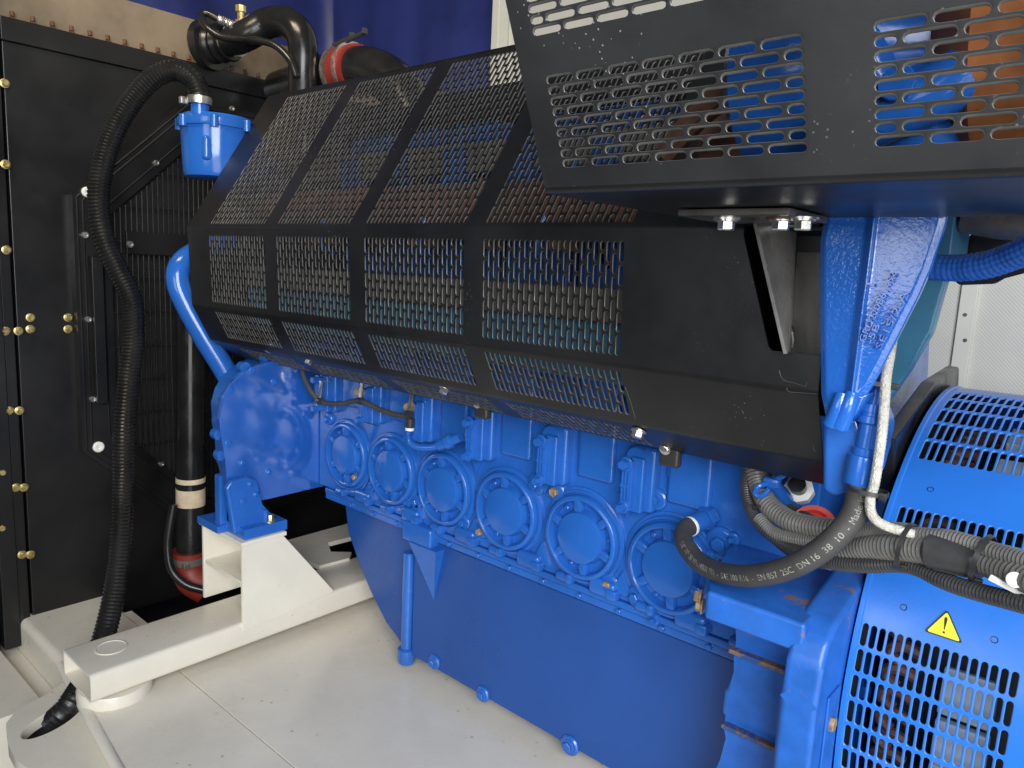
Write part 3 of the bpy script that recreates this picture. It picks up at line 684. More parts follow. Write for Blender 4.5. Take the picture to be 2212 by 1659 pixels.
# V-shaped support under the hood
vb = thing('gusset_bracket', 'black V-shaped steel gusset under the hood, in the notch of the long guard', 'bracket', (-.5, 1.25, -.1))
def quad_plate(bm, A, B, C, D, t):
    n = (B - A).cross(D - A).normalized() * t; prism(bm, [A, B, C, D], n, .0008)
bm = BM()
A = ay(1618, 447, 1.17); B = ay(1692, 765, 1.235); Cc = ay(1703, 765, 1.36); D = ay(1716, 462, 1.36)
quad_plate(bm, A, B, Cc, D, .006); obj('side_plate', bm, M['sheensteel'], vb)
bm = BM(); E = ay(1790, 545, 1.30); F_ = ay(1790, 790, 1.30); G = ay(1721, 545, 1.362); H_ = ay(1704, 790, 1.362)
quad_plate(bm, G, E, F_, H_, .006); obj('back_plate', bm, M['sheensteel'], vb)
bm = BM(); lathe(bm, ay(1705, 713, 1.34), (0, -1, 0), disc_closed([(.010, 0), (.009, .008), (.004, .012)]), 14); tube(bm, [ay(1711, 716, 1.335), ay(1713, 735, 1.335), ay(1711, 752, 1.335)], .004, .006, 8)
obj('weld_bead', bm, M['steelblack'], vb)
# ---- turbo machinery under the hood
tb = thing('turbocharger', 'blue turbocharger with rust-orange exhaust casing behind the hood slots', 'turbocharger', (-.2, 1.1, .2))
bm = BM(); lathe(bm, (-.45, .98, .26), (1, 0, 0), disc_closed([(.09, 0), (.12, .02), (.135, .08), (.13, .16), (.10, .21), (.09, .26)]), 36); tube(bm, [(-.36, .93, .3), (-.3, .88, .26), (-.26, .90, .19), (-.2, .95, .16)], .035, .02, 14)
obj('compressor_housing', bm, M['blue_gloss'], tb)
bm = BM(); tube(bm, [(-.32, .885, .16), (-.2, .875, .2), (-.13, .9, .27)], .03, .02, 14); cyl(bm, (-.235, .86, .2), (0, -1, .2), .018, .02, n=14); obj('inlet_pipe', bm, M['blue_gloss'], tb)
bm = BM(); lathe(bm, (-.235, 1.0, .29), (1, 0, 0), disc_closed([(.09, 0), (.13, .02), (.17, .06), (.175, .2), (.15, .4), (.08, .45)]), 36); tube(bm, [(-.2, .86, .36), (-.05, .83, .34), (.12, .84, .26)], .045, .02, 14); obj('exhaust_casing', bm, M['orange'], tb)
bm = BM(); box2(bm, -.62, -.46, 1.15, 1.2, .16, .3, .01); tube(bm, [(-.64, 1.1, .2), (-.55, 1.05, .25), (-.45, 1.06, .3)], .02, .02, 10); obj('oil_line', bm, M['rustpipe'], tb)

# ================================================================== BLUE CAST BRACKET
br = thing('cast_bracket', 'blue cast iron bracket with raised lettering holding up the hood', 'bracket', (-.35, 1.25, -.2))
YB = 1.235
left = [(1792, 424), (1783, 455), (1771, 520), (1770, 600), (1771, 720), (1773, 850), (1784, 905)]
rgt = [(2056, 424), (2048, 470), (2031, 535), (2003, 600), (1985, 640), (1945, 720), (1903, 797), (1880, 848), (1838, 906)]
def on(px, py, dy=0): return ay(px, py, YB + dy)
bm = BM()
L3 = [on(*p, .018) for p in left]; R3 = [on(*p, .006) for p in rgt]
rid = [(1893, 424), (1890, 455), (1882, 520), (1872, 600), (1856, 720), (1840, 850), (1832, 880)]
rid0 = [on(p[0] - 16, p[1], .004) for p in rid]; rid1 = [on(p[0], p[1], -.012) for p in rid]; rid2 = [on(p[0] + 9, p[1], -.002) for p in rid]
Rr = []
for k in range(7):                                  # resample the right edge at the same heights
    t = k / 6 * (len(R3) - 1); i = min(int(t), len(R3) - 2); Rr.append(R3[i].lerp(R3[i + 1], t - i))
BK = .10
rows = []
edge = [p + Vector((.004, .004, 0)) for p in L3]
rows = [[p + Vector((0, BK, 0)) for p in L3], L3, [p + Vector((.012, -.010, 0)) for p in L3], rid0, rid1, rid2, [p + Vector((-.010, -.006, 0)) for p in Rr], Rr, [p + Vector((-.003, .022, 0)) for p in Rr], [p + Vector((-.03, .03, 0)) for p in Rr]]
V = [[bm.verts.new(p) for p in r_] for r_ in rows]
for a, b in zip(V, V[1:]):
    for k in range(6): bm.faces.new((a[k], a[k + 1], b[k + 1], b[k]))
fbt = [V[i][6] for i in range(len(V))]
bmesh.ops.recalc_face_normals(bm, faces=bm.faces)
bodyb = obj('web', bm, M['blue_cast'], br, angle=30)
mod = bodyb.modifiers.new('soft', 'BEVEL'); mod.width = .0022; mod.segments = 2; mod.limit_method = 'ANGLE'; mod.angle_limit = math.radians(18)
bm = BM(); a = on(1808, 880); b = on(1832, 850)
tube(bm, [on(1800, 915, .004), on(1812, 880, -.004), on(1820, 850, .0)], .012, .01, 14, rad=lambda s: .016 - .1 * s if s < .12 else .006)
tube(bm, [on(1815, 918, .004), on(1832, 880, -.006), on(1842, 845, 0)], .012, .01, 14, rad=lambda s: .016 - .1 * s if s < .12 else .006)
prism(bm, [on(*p, .0) for p in ((1784, 895), (1795, 860), (1835, 852), (1878, 850), (1845, 900), (1828, 921), (1800, 914))], (0, .06, 0), .006, 3)
obj('toe', bm, M['blue_cast'], br)
bm = BM(); prism(bm, [on(*p, .045) for p in ((1775, 895), (1850, 895), (1866, 940), (1852, 1000), (1838, 1062), (1800, 1075), (1775, 1060))], (0, .2, 0), .014, 4)
obj('foot', bm, M['blue'], br)
bm = BM(); prism(bm, [ay(*p, YB + .33) for p in ((1990, 560), (2048, 470), (2044, 600), (2010, 720), (1962, 800), (1915, 870), (1880, 880), (1890, 760))], (0, .04, 0), .006)
obj('far_web', bm, M['teal'], br)
bm = BM(); box2(bm, ay(2020, 470, 1.5).x, ay(2075, 470, 1.5).x, 1.46, 1.6, ay(2040, 560, 1.5).z, ay(2040, 455, 1.5).z, .004); box2(bm, ay(2020, 430, 1.45).x, ay(2250, 430, 1.45).x, 1.42, 1.7, ay(2040, 463, 1.45).z, ay(2040, 463, 1.45).z + .012)
obj('top_block', bm, M['teal'], br)
# raised casting letters
def letters(txt, p0, p1, hpx, name, mat_, dy, dy2=None):
    A = ay(*p0, YB + dy); B = ay(*p1, YB + (dy if dy2 is None else dy2)); tm = text_mesh(txt, 1, .045)
    xs_ = [v.co.x for v in tm.verts]; w_ = max(xs_) - min(xs_); L = (B - A).length; s = L / w_
    u = (B - A).normalized(); n = Vector((0, -1, 0)); up = n.cross(u).normalized(); hs = hpx
    x_0 = min(xs_)
    for v in tm.verts: v.co = A + u * ((v.co.x - x_0) * s) + up * (v.co.y * hs) + n * (v.co.z * .05)
    return obj(name, tm, mat_, br, label='raised casting letters')
def zp(x, y): return (3300 + x * .2532) / 1.8228, (1000 + y * .2532) / 1.8228
DYT = -.0075
letters('GRD220B61452', zp(415, 1370), zp(915, 300), .0138, 'lettering', M['blue_cast'], -.0125, -.0075)
letters('-5B', zp(525, 1400), zp(660, 1110), .0128, 'lettering', M['blue_cast'], -.0105, -.0085)
letters('SE15/2-A', zp(672, 1490), zp(1100, 600), .0138, 'lettering', M['blue_cast'], -.0085, -.0075)
letters('1', zp(560, 510), zp(575, 470), .018, 'lettering', M['blue_cast'], DYT)

# ================================================================== GENERATOR (alternator) AND ADAPTER
AY, AZ, AR = 2.01, -.83, .60
def fc(x, th, d):
    a = math.radians(th); r = AR - d; return Vector((x, AY - r * math.cos(a), AZ + r * math.sin(a)))
K = math.radians(1) * AR                             # metres per degree
def fcm(u, v, d): return fc(u, v / K, d)
alt = thing('generator', 'blue generator with curved slotted cover and a yellow warning triangle', 'generator', (.2, 2.0, -1.35))
bm = BM(); x0, x1 = -.357, .55
bands = [(-40, -8), (-8, 20.2), (20.2, 33), (33, 43.2), (43.2, 54.3), (54.3, 85.5), (85.5, 135)]
xf0 = -.349
def arc(a, b, xa, xb): sheet_rect(bm, fcm, xa, xb, a * K, b * K, .004, 1, max(2, int(abs(b - a) / 1.7)))
for a, b in bands:
    slots = (a, b) in ((-8, 20.2), (33, 43.2), (54.3, 85.5))
    if not slots: arc(a, b, x0, x1); continue
    off = 0 if a == -8 else .010
    fa = xf0 + off; nc = 17; fb = fa + nc * .0148
    arc(a, b, x0, fa); arc(a, b, fb, fb + .03)
    nr = {-8: 6, 33: 2, 54.3: 5}[a]
    field(bm, fcm, fa, fb, a * K, b * K, nc, nr, fw=.70, gap=.0065, th=.004, stag=False, ch=.0012)
    fa2 = fb + .03; fb2 = fa2 + 14 * .0148
    field(bm, fcm, fa2, fb2, a * K, b * K, 14, nr, fw=.70, gap=.0065, th=.004, stag=False, ch=.0012); arc(a, b, fb2, x1)
bmesh.ops.remove_doubles(bm, verts=bm.verts, dist=1e-6)
obj('cover', bm, [M['blue_lit'], M['bluerim']], alt)
bm = BM(); lip = []
for k in range(70):
    th = -40 + k * 2.54
    lip.append([bm.verts.new(fc(x, th, d)) for x, d in ((x0 - .001, .05), (x0 - .004, .004), (x0 - .002, -.003), (x0 + .006, -.003), (x0 + .008, 0))])
for a, b in zip(lip, lip[1:]):
    for j in range(4): bm.faces.new((a[j], a[j + 1], b[j + 1], b[j]))
obj('cover_rim', bm, M['blue_lit'], alt)
bm = BM(); g = []
for k in range(50):
    th = -45 + k * 3.8; g.append([bm.verts.new(fc(x, th, d)) for x, d in ((x0 - .01, .3), (x0 - .012, .022), (x0 + .02, .018))])
for a, b in zip(g, g[1:]):
    for j in range(2): bm.faces.new((a[j], a[j + 1], b[j + 1], b[j]))
obj('seal_ring', bm, M['dark'], alt)
bm = BM()
lathe(bm, (-.33, AY, AZ), (1, 0, 0), [(.3, 0), (.46, 0), (.46, .9)], 64); obj('stator_core', bm, M['dark'], alt)
bm = BM()
for k in range(36):
    a = math.radians(k * 5 - 50); c = Vector((-.29, AY - .50 * math.cos(a), AZ + .50 * math.sin(a)))
    t = Vector((0, math.sin(a), math.cos(a))); tube(bm, [c - t * .018, c + Vector((-.025, 0, 0)), c + t * .018, c + Vector((.03, 0, 0)) + t * .01], .012, .012, 8)
obj('winding', bm, M['copper'], alt)
for a in (12, 2, -7, 38, 60, 75):
    bm = BM(); p = fc(-.17, a, .06); box(bm, p, (.085, .02, .085), .004, 2, Matrix.Rotation(math.radians(-a), 3, 'X'))
    obj('inner_bracket', bm, M['bracketgrey'], alt)
bm = BM()
for px, py in ((2010, 1057), (2040, 1362), (1952, 1312), (2148, 1382)):
    r = ray(px, py); 
    best = min(((math.degrees(math.atan2(0, 1)),),), default=None)
    # intersection with the cover cylinder
    a_ = r.y ** 2 + r.z ** 2; b_ = -2 * (r.y * AY + r.z * AZ); c_ = AY ** 2 + AZ ** 2 - AR ** 2; t_ = (-b_ - math.sqrt(b_ * b_ - 4 * a_ * c_)) / (2 * a_); p = r * t_
    n = Vector((0, p.y - AY, p.z - AZ)).normalized(); lathe(bm, p + n * .0006, n, [(.006, 0), (.0045, -.0005), (.0045, -.004), (0, -.004)], 14)
obj('screw_hole', bm, M['ink'], alt)
# warning triangle
def cylhit(px, py, R=AR):
    r = ray(px, py); a_ = r.y ** 2 + r.z ** 2; b_ = -2 * (r.y * AY + r.z * AZ); c_ = AY ** 2 + AZ ** 2 - R ** 2
    t_ = (-b_ - math.sqrt(b_ * b_ - 4 * a_ * c_)) / (2 * a_); return r * t_
T3 = [cylhit(2047, 1321), cylhit(2001, 1363), cylhit(2076, 1388)]; tc_ = (T3[0] + T3[1] + T3[2]) / 3; nrm = (T3[1] - T3[0]).cross(T3[2] - T3[0]).normalized()
if nrm.y > 0: nrm = -nrm
def tri(s, d, r=.1):
    P = []
    for i in range(3):
        p = T3[i]; a = T3[i - 1]; b = T3[(i + 1) % 3]
        for k in range(5):
            t = k / 4; q = p + (a - p) * r * (1 - t) ** 2 + (b - p) * r * t * t; P.append(tc_ + (q - tc_) * s + nrm * d)
    return P
bm = BM(); prism(bm, tri(1.1, .002), nrm * .0012); sg = obj('warning_sign', bm, M['ink'], alt, label='yellow warning triangle with a black exclamation mark')
bm = BM(); bm.faces.new([bm.verts.new(p) for p in tri(.97, .0036)]); obj('sign_face', bm, M['yellow'], sg)
upv = (T3[0] - (T3[1] + T3[2]) / 2); rtv = (T3[2] - T3[1]); base = (T3[1] + T3[2]) / 2
def sp_(a, b): return base + rtv * a + upv * b + nrm * .004
bm = BM(); bm.faces.new([bm.verts.new(sp_(*q)) for q in ((-.012, .27), (.012, .27), (.045, .68), (.03, .76), (-.03, .76), (-.045, .68))])
bm.faces.new([bm.verts.new(sp_(.035 * math.cos(k * math.pi / 6), .165 + .045 * math.sin(k * math.pi / 6))) for k in range(12)]); obj('exclamation_mark', bm, M['ink'], sg)
# frame of the generator behind
bm = BM(); box2(bm, -.62, .6, 2.1, 3.0, -1.35, -.42, .01); fr = obj('frame', bm, M['blue'], alt)
bm = BM(); prism(bm, [(-.37, 1.60, -.30), (-.37, 1.9, -.21), (-.37, 2.15, -.19), (-.37, 2.2, -.3), (-.37, 1.68, -.45)], (-.03, 0, 0), .006); obj('seal_flap', bm, M['rubber'], alt)
# adapter housing bolted to the engine
ad = thing('flywheel_housing', 'rust-spotted blue flywheel housing between the engine and the generator', 'housing', (-.5, 1.6, -1.35))
X0, X1, Y0, Z0, Z1 = -.597, -.405, 1.30, -.66, -.602
bm = BM(); prism(bm, [(X0, Y0, Z1), (-.405, Y0, Z1), (-.405, 1.64, Z1), (X0 - .10, 1.64, Z1), (X0 - .02, Y0 + .05, Z1)], (0, 0, Z0 - Z1), .008, 3); obj('top_ledge', bm, M['blue_rusty'], ad)
bm = BM(); px_ = [(1590, 1385), (1598, 1420), (1585, 1450), (1562, 1490), (1556, 1540), (1575, 1575), (1580, 1600), (1556, 1640), (1530, 1700), (1500, 1790)]
LP = [ay(*p, 1.42) for p in px_]
prism(bm, [Vector((p.x, 1.42, p.z)) for p in LP] + [Vector((-.42, 1.42, LP[-1].z)), Vector((-.42, 1.42, LP[0].z + .06)), Vector((LP[0].x - .02, 1.42, LP[0].z + .06))], (0, .5, 0), .018, 4); obj('column', bm, M['blue_rusty'], ad)
bm = BM(); XA = -.43
fl = [(XA, 1.29, -1.36), (XA, 1.283, -.74), (XA, 1.288, -.665), (XA, 1.31, -.625), (XA, 1.35, -.60), (XA, 1.53, -.555), (XA, 1.75, -.47), (XA, 2.6, -.47), (XA, 2.6, -1.36)]
prism(bm, fl, (.066, 0, 0), .012, 4); obj('flange', bm, M['blue_rusty'], ad)
for zc_ in (-.80, -.93, -1.06):
    p = Vector((-.365, 1.36, zc_)); bm = BM(); bolt(bm, p, (1, 0, 0), .014, .012); obj('bolt', bm, M['rustbolt'], ad)
bm = BM(); box2(bm, -.364, -.359, 1.335, 1.40, -1.3, -.74, .003); obj('gasket_strip', bm, M['blue_rusty'], ad)
for zc_ in (-.76, -.93):
    bm = BM(); box2(bm, LP[3].x + .01, XA, 1.402, 1.43, zc_ - .006, zc_ + .004, .003); obj('weld_seam', bm, M['seam'], ad)
for px, py in ((1515, 1290), (1518, 1310)):
    bm = BM(); bolt(bm, ay(px, py, 1.36), (-1, -.3, 0), .012, .012); obj('bolt', bm, M['rustbolt'], ad)

# ================================================================== HOSES, PIPES, CABLES
def hose_thing(name, label, cat, group=None): return thing(name, label, cat, (0, 0, 0), group)
# ribbed breather hose from the blue pot to the skid
pot = thing('breather_pot', 'blue cast breather pot with a bolted lid, left of the perforated guard', 'breather', (-2.75, 1.43, .28))
pc_ = ax(470, 330, -2.75); rb = .125; zt_p = pc_.z + .095; zb_p = pc_.z - .10
bm = BM(); lathe(bm, (pc_.x, pc_.y, zb_p), (0, 0, 1), disc_closed([(rb * .8, 0), (rb * .93, .006), (rb * .97, .02), (rb, .10), (rb * 1.03, zt_p - zb_p)]), 44); body = obj('bowl', bm, M['blue_gloss'], pot)
bm = BM(); box2(bm, pc_.x + .02, pc_.x + .10, pc_.y - .10, pc_.y - .0, pc_.z - .045, pc_.z + .045, .015, 3); obj('handle_lug', bm, M['blue_gloss'], body)
bm = BM(); lathe(bm, (pc_.x, pc_.y, zt_p), (0, 0, 1), disc_closed([(rb * 1.1, -.014), (rb * 1.12, -.008), (rb * 1.12, .012), (rb * 1.05, .02), (rb * .98, .03), (rb * .6, .036)]), 44)
nk = ax(432, 236, -2.70)
for k in range(7):
    a = k * 2 * math.pi / 7 + .35; cyl(bm, (pc_.x + rb * 1.1 * math.cos(a), pc_.y + rb * 1.1 * math.sin(a), zt_p - .022), (0, 0, 1), .015, .04, n=12)
obj('lid', bm, M['blue_gloss'], pot)
bm = BM(); cyl(bm, (nk.x, nk.y, zt_p + .02), (0, 0, 1), .031, .05, n=24); obj('neck', bm, M['blue_gloss'], pot)
hs = hose_thing('breather_hose', 'black ribbed hose arching from the blue breather pot down to the skid', 'hose')
hp_ = [nk + Vector((0, 0, .02)), ax(430, 200, -2.70), ax(414, 168, -2.72), ax(378, 152, -2.76), ax(333, 168, -2.80), ax(285, 218, -2.84), ax(243, 290, -2.86), ax(219, 370, -2.86), ax(213, 450, -2.85),
       ax(228, 525, -2.83), ax(258, 590, -2.80), ax(284, 650, -2.77), ax(288, 730, -2.74), ax(277, 830, -2.72), ax(268, 940, -2.70), ax(266, 1060, -2.68), ax(260, 1180, -2.63), ax(247, 1280, -2.58), ax(226, 1370, -2.53),
       ax(200, 1440, -2.50), az(152, 1520, -1.405), az(118, 1556, -1.455), az(80, 1580, -1.53), az(60, 1590, -1.62)]
bm = BM(); corrugated(bm, hp_, .0375, .004, .0125, 20); obj('hose_body', bm, M['rubber'], hs)
bm = BM(); lathe(bm, (nk.x, nk.y, zt_p + .055), (0, 0, 1), [(.039, 0), (.042, .002), (.042, .026), (.039, .028)], 30); box2(bm, nk.x - .06, nk.x - .04, nk.y - .05, nk.y - .02, zt_p + .056, zt_p + .082, .004); obj('hose_clamp', bm, M['steel'], hs)
# big black coolant pipe at the top of the radiator
cp = hose_thing('coolant_pipe', 'thick black elbow pipe rising from behind the guard to the radiator top', 'pipe')
pts = [(-2.6, 1.72, .3), ay(655, 190, 1.72), ay(655, 110, 1.72), ay(645, 70, 1.71), ay(615, 48, 1.69), ay(575, 52, 1.66), ax(530, 78, -2.86), ax(490, 92, -2.98), ax(455, 97, -3.08)]
bm = BM(); tube(bm, pts, .057, .02, 24); obj('pipe_body', bm, M['pipeblk'], cp)
bm = BM(); q0 = ax(500, 90, -2.97); q1 = ax(445, 98, -3.10); tube(bm, [q0, q1], .074, .0075, 24, rad=lambda s: .070 + .006 * math.sin(s * 150)); tube(bm, [q0.lerp(q1, .72), q1], .098, .02, 28)
obj('coupling', bm, M['rubber'], cp)
bm = BM(); q = q0.lerp(pts[-3] if isinstance(pts[-3], Vector) else q0, .35); d_ = (q1 - q0).normalized(); tube(bm, [q - d_ * .012 , q + d_ * .012], .0625, .012, 26); obj('white_band', bm, M['white'], cp)
bm = BM(); s0 = ax(520, 62, -2.92); lathe(bm, s0 + Vector((0, 0, .0)), (0, 0, 1), disc_closed([(.022, 0), (.022, .03), (.013, .034), (.013, .06), (.021, .062), (.021, .085), (.008, .09)]), 8); obj('bleed_valve', bm, M['brass'], cp)
bl_ = hose_thing('bleed_hose', 'thin black hose with crimped steel end lying on the top coolant pipe', 'hose')
bp_ = [ax(503, 55, -2.90), ax(470, 40, -2.92), ax(445, 28, -2.95), ax(436, 36, -2.95), ax(446, 58, -2.9), ax(480, 80, -2.85), ax(540, 86, -2.75), ax(590, 96, -2.66), ax(625, 128, -2.6), ax(640, 165, -2.58)]
bm = BM(); tube(bm, bp_, .0135, .012, 14); obj('hose_body', bm, M['rubber'], bl_)
bm = BM(); tube(bm, [bp_[0], bp_[1]], .018, .003, 14, rad=lambda s: .0165 + .0015 * math.sin(s * 800)); obj('ferrule', bm, M['steel'], bl_)
# red silicone joint on the charge pipe behind the guard
rj = hose_thing('charge_pipe', 'black elbow with red silicone sleeve and steel clamps peeping over the guard', 'pipe')
c0 = ay(712, 165, 1.85); c1 = ay(765, 150, 1.85); c2_ = ay(810, 155, 1.85); c3 = ay(860, 190, 1.86)
bm = BM(); tube(bm, [c0 - Vector((.35, 0, .02)), c0, c1], .085, .02, 26, ); tube(bm, [c1, c2_, c3, c3 + Vector((.1, 0, -.12))], .084, .02, 26); obj('elbow', bm, M['pipeblk'], rj)
bm = BM(); tube(bm, [c0.lerp(c1, .62), c1.lerp(c2_, .25)], .095, .02, 28); obj('silicone_sleeve', bm, M['rubberred'], rj)
for t in (c0.lerp(c1, .5), c1.lerp(c2_, -.03)):
    bm = BM(); tube(bm, [t - Vector((.008, 0, 0)), t + Vector((.008, 0, 0))], .100, .02, 28); obj('hose_clamp', bm, M['steel'], rj)
    bm = BM(); tube(bm, [t + Vector((.0, -.04, .092)), t + Vector((.09, -.02, .115))], .009, .03, 10); cyl(bm, t + Vector((.09, -.02, .11)), (0, 0, 1), .012, .02, n=8); obj('clamp_bolt', bm, M['tie'], rj)
# blue pipe at the left of the guard
bp = hose_thing('blue_coolant_pipe', 'bent blue pipe left of the guard running down to the gear housing', 'pipe')
bm = BM(); tube(bm, [ax(500, 520, -2.78), ax(430, 543, -2.78), ax(391, 572, -2.77), ax(385, 610, -2.76), ax(402, 655, -2.74), ax(440, 725, -2.70), ax(480, 790, -2.66), ax(520, 860, -2.62)], .042, .02, 22); obj('pipe_body', bm, M['blue_gloss'], bp)
bm = BM(); tube(bm, [ax(450, 728, -2.70), ax(520, 748, -2.65), ax(580, 775, -2.6)], .03, .02, 14); obj('branch', bm, M['blue'], bp)
# black down pipe with tape and the red hose at its foot
dp = hose_thing('down_pipe', 'straight black pipe with masking tape in front of the radiator', 'pipe')
XD = -2.85
bm = BM(); tube(bm, [ax(412, 560, XD), ax(412, 700, XD), ax(412, 950, XD), ax(412, 1195, XD)], .055, .06, 26); obj('pipe_body', bm, M['pipeblk'], dp)
bm = BM(); a = ax(412, 1054, XD); tube(bm, [a + Vector((0, 0, .001)), ax(412, 1090, XD)], .0562, .02, 26); tube(bm, [ax(412, 1030, XD), ax(412, 1042, XD)], .0564, .02, 26)
obj('masking_tape', bm, M['tape'], dp)
rh = hose_thing('red_hose', 'dark red rubber hose elbow with steel clamp at the foot of the black pipe', 'hose')
bm = BM(); tube(bm, [ax(410, 1188, XD), ax(410, 1225, XD), ax(418, 1250, XD + .02), ax(450, 1270, XD + .06)], .068, .02, 24); obj('hose_body', bm, M['rubberred'], rh)
bm = BM(); a = ax(410, 1205, XD); tube(bm, [a + Vector((0, 0, .014)), a - Vector((0, 0, .014))], .0705, .02, 26); obj('hose_clamp', bm, M['grey'], rh)
bm = BM(); box(bm, a + Vector((.055, -.045, -.006)), (.03, .02, .02), .003); obj('clamp_screw', bm, M['steel'], rh)
lc = hose_thing('drain_hose', 'thin black hose hanging beside the red hose in the dark gap', 'hose')
bm = BM(); tube(bm, [ax(375, 1090, -2.8), ax(366, 1140, -2.8), ax(362, 1180, -2.8), ax(370, 1230, -2.78), ax(400, 1262, -2.74), ax(440, 1275, -2.7)], .016, .02, 12); obj('hose_body', bm, M['rubber'], lc)
# rubber hydraulic hose with print, blue rigid tube, ferrules
hy = hose_thing('hydraulic_hose', 'grey-black rubber hose with white print looping to the engine block', 'hose')
hpts = [ay(1857, 1040, 1.27), ay(1853, 1085, 1.265), ay(1836, 1125, 1.26), ay(1806, 1160, 1.25), ay(1768, 1192, 1.245), ay(1720, 1220, 1.25), ay(1665, 1238, 1.265), ay(1610, 1244, 1.29), ay(1558, 1237, 1.33), ay(1512, 1215, 1.38), ay(1483, 1182, 1.43), ay(1476, 1155, 1.475), ay(1485, 1138, 1.51), ay(1500, 1133, 1.535)]
bm = BM(); HR = .0205; HP, HF = tube(bm, hpts, HR, .006, 40); obj('hose_body', bm, M['hosegrey'], hy)
e0 = ay(1497, 1134, 1.53); e1 = ay(1520, 1122, 1.57); dirf = (e1 - e0).normalized()
bm = BM(); lathe(bm, e0, dirf, [(.019, -.012), (.0215, -.012), (.0225, .0), (.0225, .035), (.018, .04)], 24); fe = obj('ferrule', bm, M['tubeblue'], hy)
bm = BM(); lathe(bm, e0, dirf, [(.0213, -.014), (.0230, -.013), (.0230, -.007), (.0222, -.006)], 24); obj('ferrule_ring', bm, M['white'], fe)
bm = BM(); lathe(bm, e0 + dirf * .04, dirf, disc_closed([(.026, 0), (.028, .004), (.028, .026), (.02, .03)]), 6); lathe(bm, e0 + dirf * .07, dirf, disc_closed([(.017, 0), (.017, .05)]), 18); obj('hex_fitting', bm, M['blue'], hy)
arc_len = [0]
for a, b in zip(HP, HP[1:]): arc_len.append(arc_len[-1] + (b - a).length)
def print_on(txt, s_start, size, flip=True):
    tm = text_mesh(txt, size); bmesh.ops.triangulate(tm, faces=tm.faces)
    W_ = max(v.co.x for v in tm.verts)
    for v in tm.verts:
        s = s_start - v.co.x if flip else s_start + v.co.x
        s = max(0, min(arc_len[-1] - 1e-4, s)); i = max(k for k in range(len(arc_len)) if arc_len[k] <= s); i = min(i, len(HP) - 2)
        t = (s - arc_len[i]) / max(1e-6, arc_len[i + 1] - arc_len[i]); p = HP[i].lerp(HP[i + 1], t); tg = HF[i][2].lerp(HF[i + 1][2], t).normalized()
        view = -p.normalized(); out = (view - tg * view.dot(tg)).normalized(); side = out.cross(-tg if flip else tg)
        ang = (v.co.y - size * .35) / HR - .18; v.co = p + (out * math.cos(ang) + side * math.sin(ang)) * (HR + .0006)
    return obj('hose_print', tm, M['print'], hy)
total = arc_len[-1]
txt = '5/8" WP 28 MPa (4000 PSI)  -  SAE 100 R16  -  EN 857  2SC  DN 16  38  10  -  Made in'
tm = text_mesh(txt, 1); wt = max(v.co.x for v in tm.verts); tm.free()
print_on(txt, total * .82, total * .79 / wt)
rt = hose_thing('rigid_tube', 'blue painted steel tube with stepped fittings hanging right of the bracket', 'pipe')
axis_pts = [ay(1909, 770, 1.29), ay(1893, 850, 1.29), ay(1886, 890, 1.285), ay(1872, 970, 1.28), ay(1857, 1040, 1.27), ]
up0 = axis_pts[0]; dn = axis_pts[-1]; dirt = (dn - up0).normalized(); Ld = (dn - up0).length
def pos(py): return (ay(1890, py, 1.285).z - up0.z) / (dn.z - up0.z) * Ld
bm = BM()
lathe(bm, up0 - dirt * .12, dirt, disc_closed([(.0125, 0), (.0125, pos(872) + .12), (.021, pos(873) + .12), (.021, pos(890) + .12), (.0195, pos(891) + .12), (.0195, pos(898) + .12), (.0225, pos(899) + .12), (.0225, pos(913) + .12), (.018, pos(916) + .12), (.0165, pos(918) + .12), (.0165, pos(968) + .12), (.0205, pos(969) + .12), (.0205, pos(984) + .12), (.0245, pos(986) + .12), (.0252, pos(1000) + .12), (.0252, pos(1046) + .12), (.023, pos(1050) + .12)]), 28)
obj('tube_body', bm, M['tubeblue'], rt, angle=25)
wc = hose_thing('braided_cable', 'white braided cable tied along the blue tube', 'cable')
wp = [ay(1932, 690, 1.30), ay(1925, 750, 1.27), ay(1915, 812, 1.255), ay(1911, 870, 1.25), ay(1906, 930, 1.245), ay(1898, 990, 1.24), ay(1889, 1045, 1.235), ay(1880, 1078, 1.235), ay(1882, 1108, 1.24), ay(1898, 1128, 1.245), ay(1930, 1142, 1.25), ay(1965, 1152, 1.255), ay(1990, 1158, 1.26)]
bm = BM(); tube(bm, wp, .0076, .002, 28, rad2=lambda s, a: .0005 * math.sin(4 * a + s * 500) * math.sin(4 * a - s * 500)); obj('cable_body', bm, M['braid'], wc)
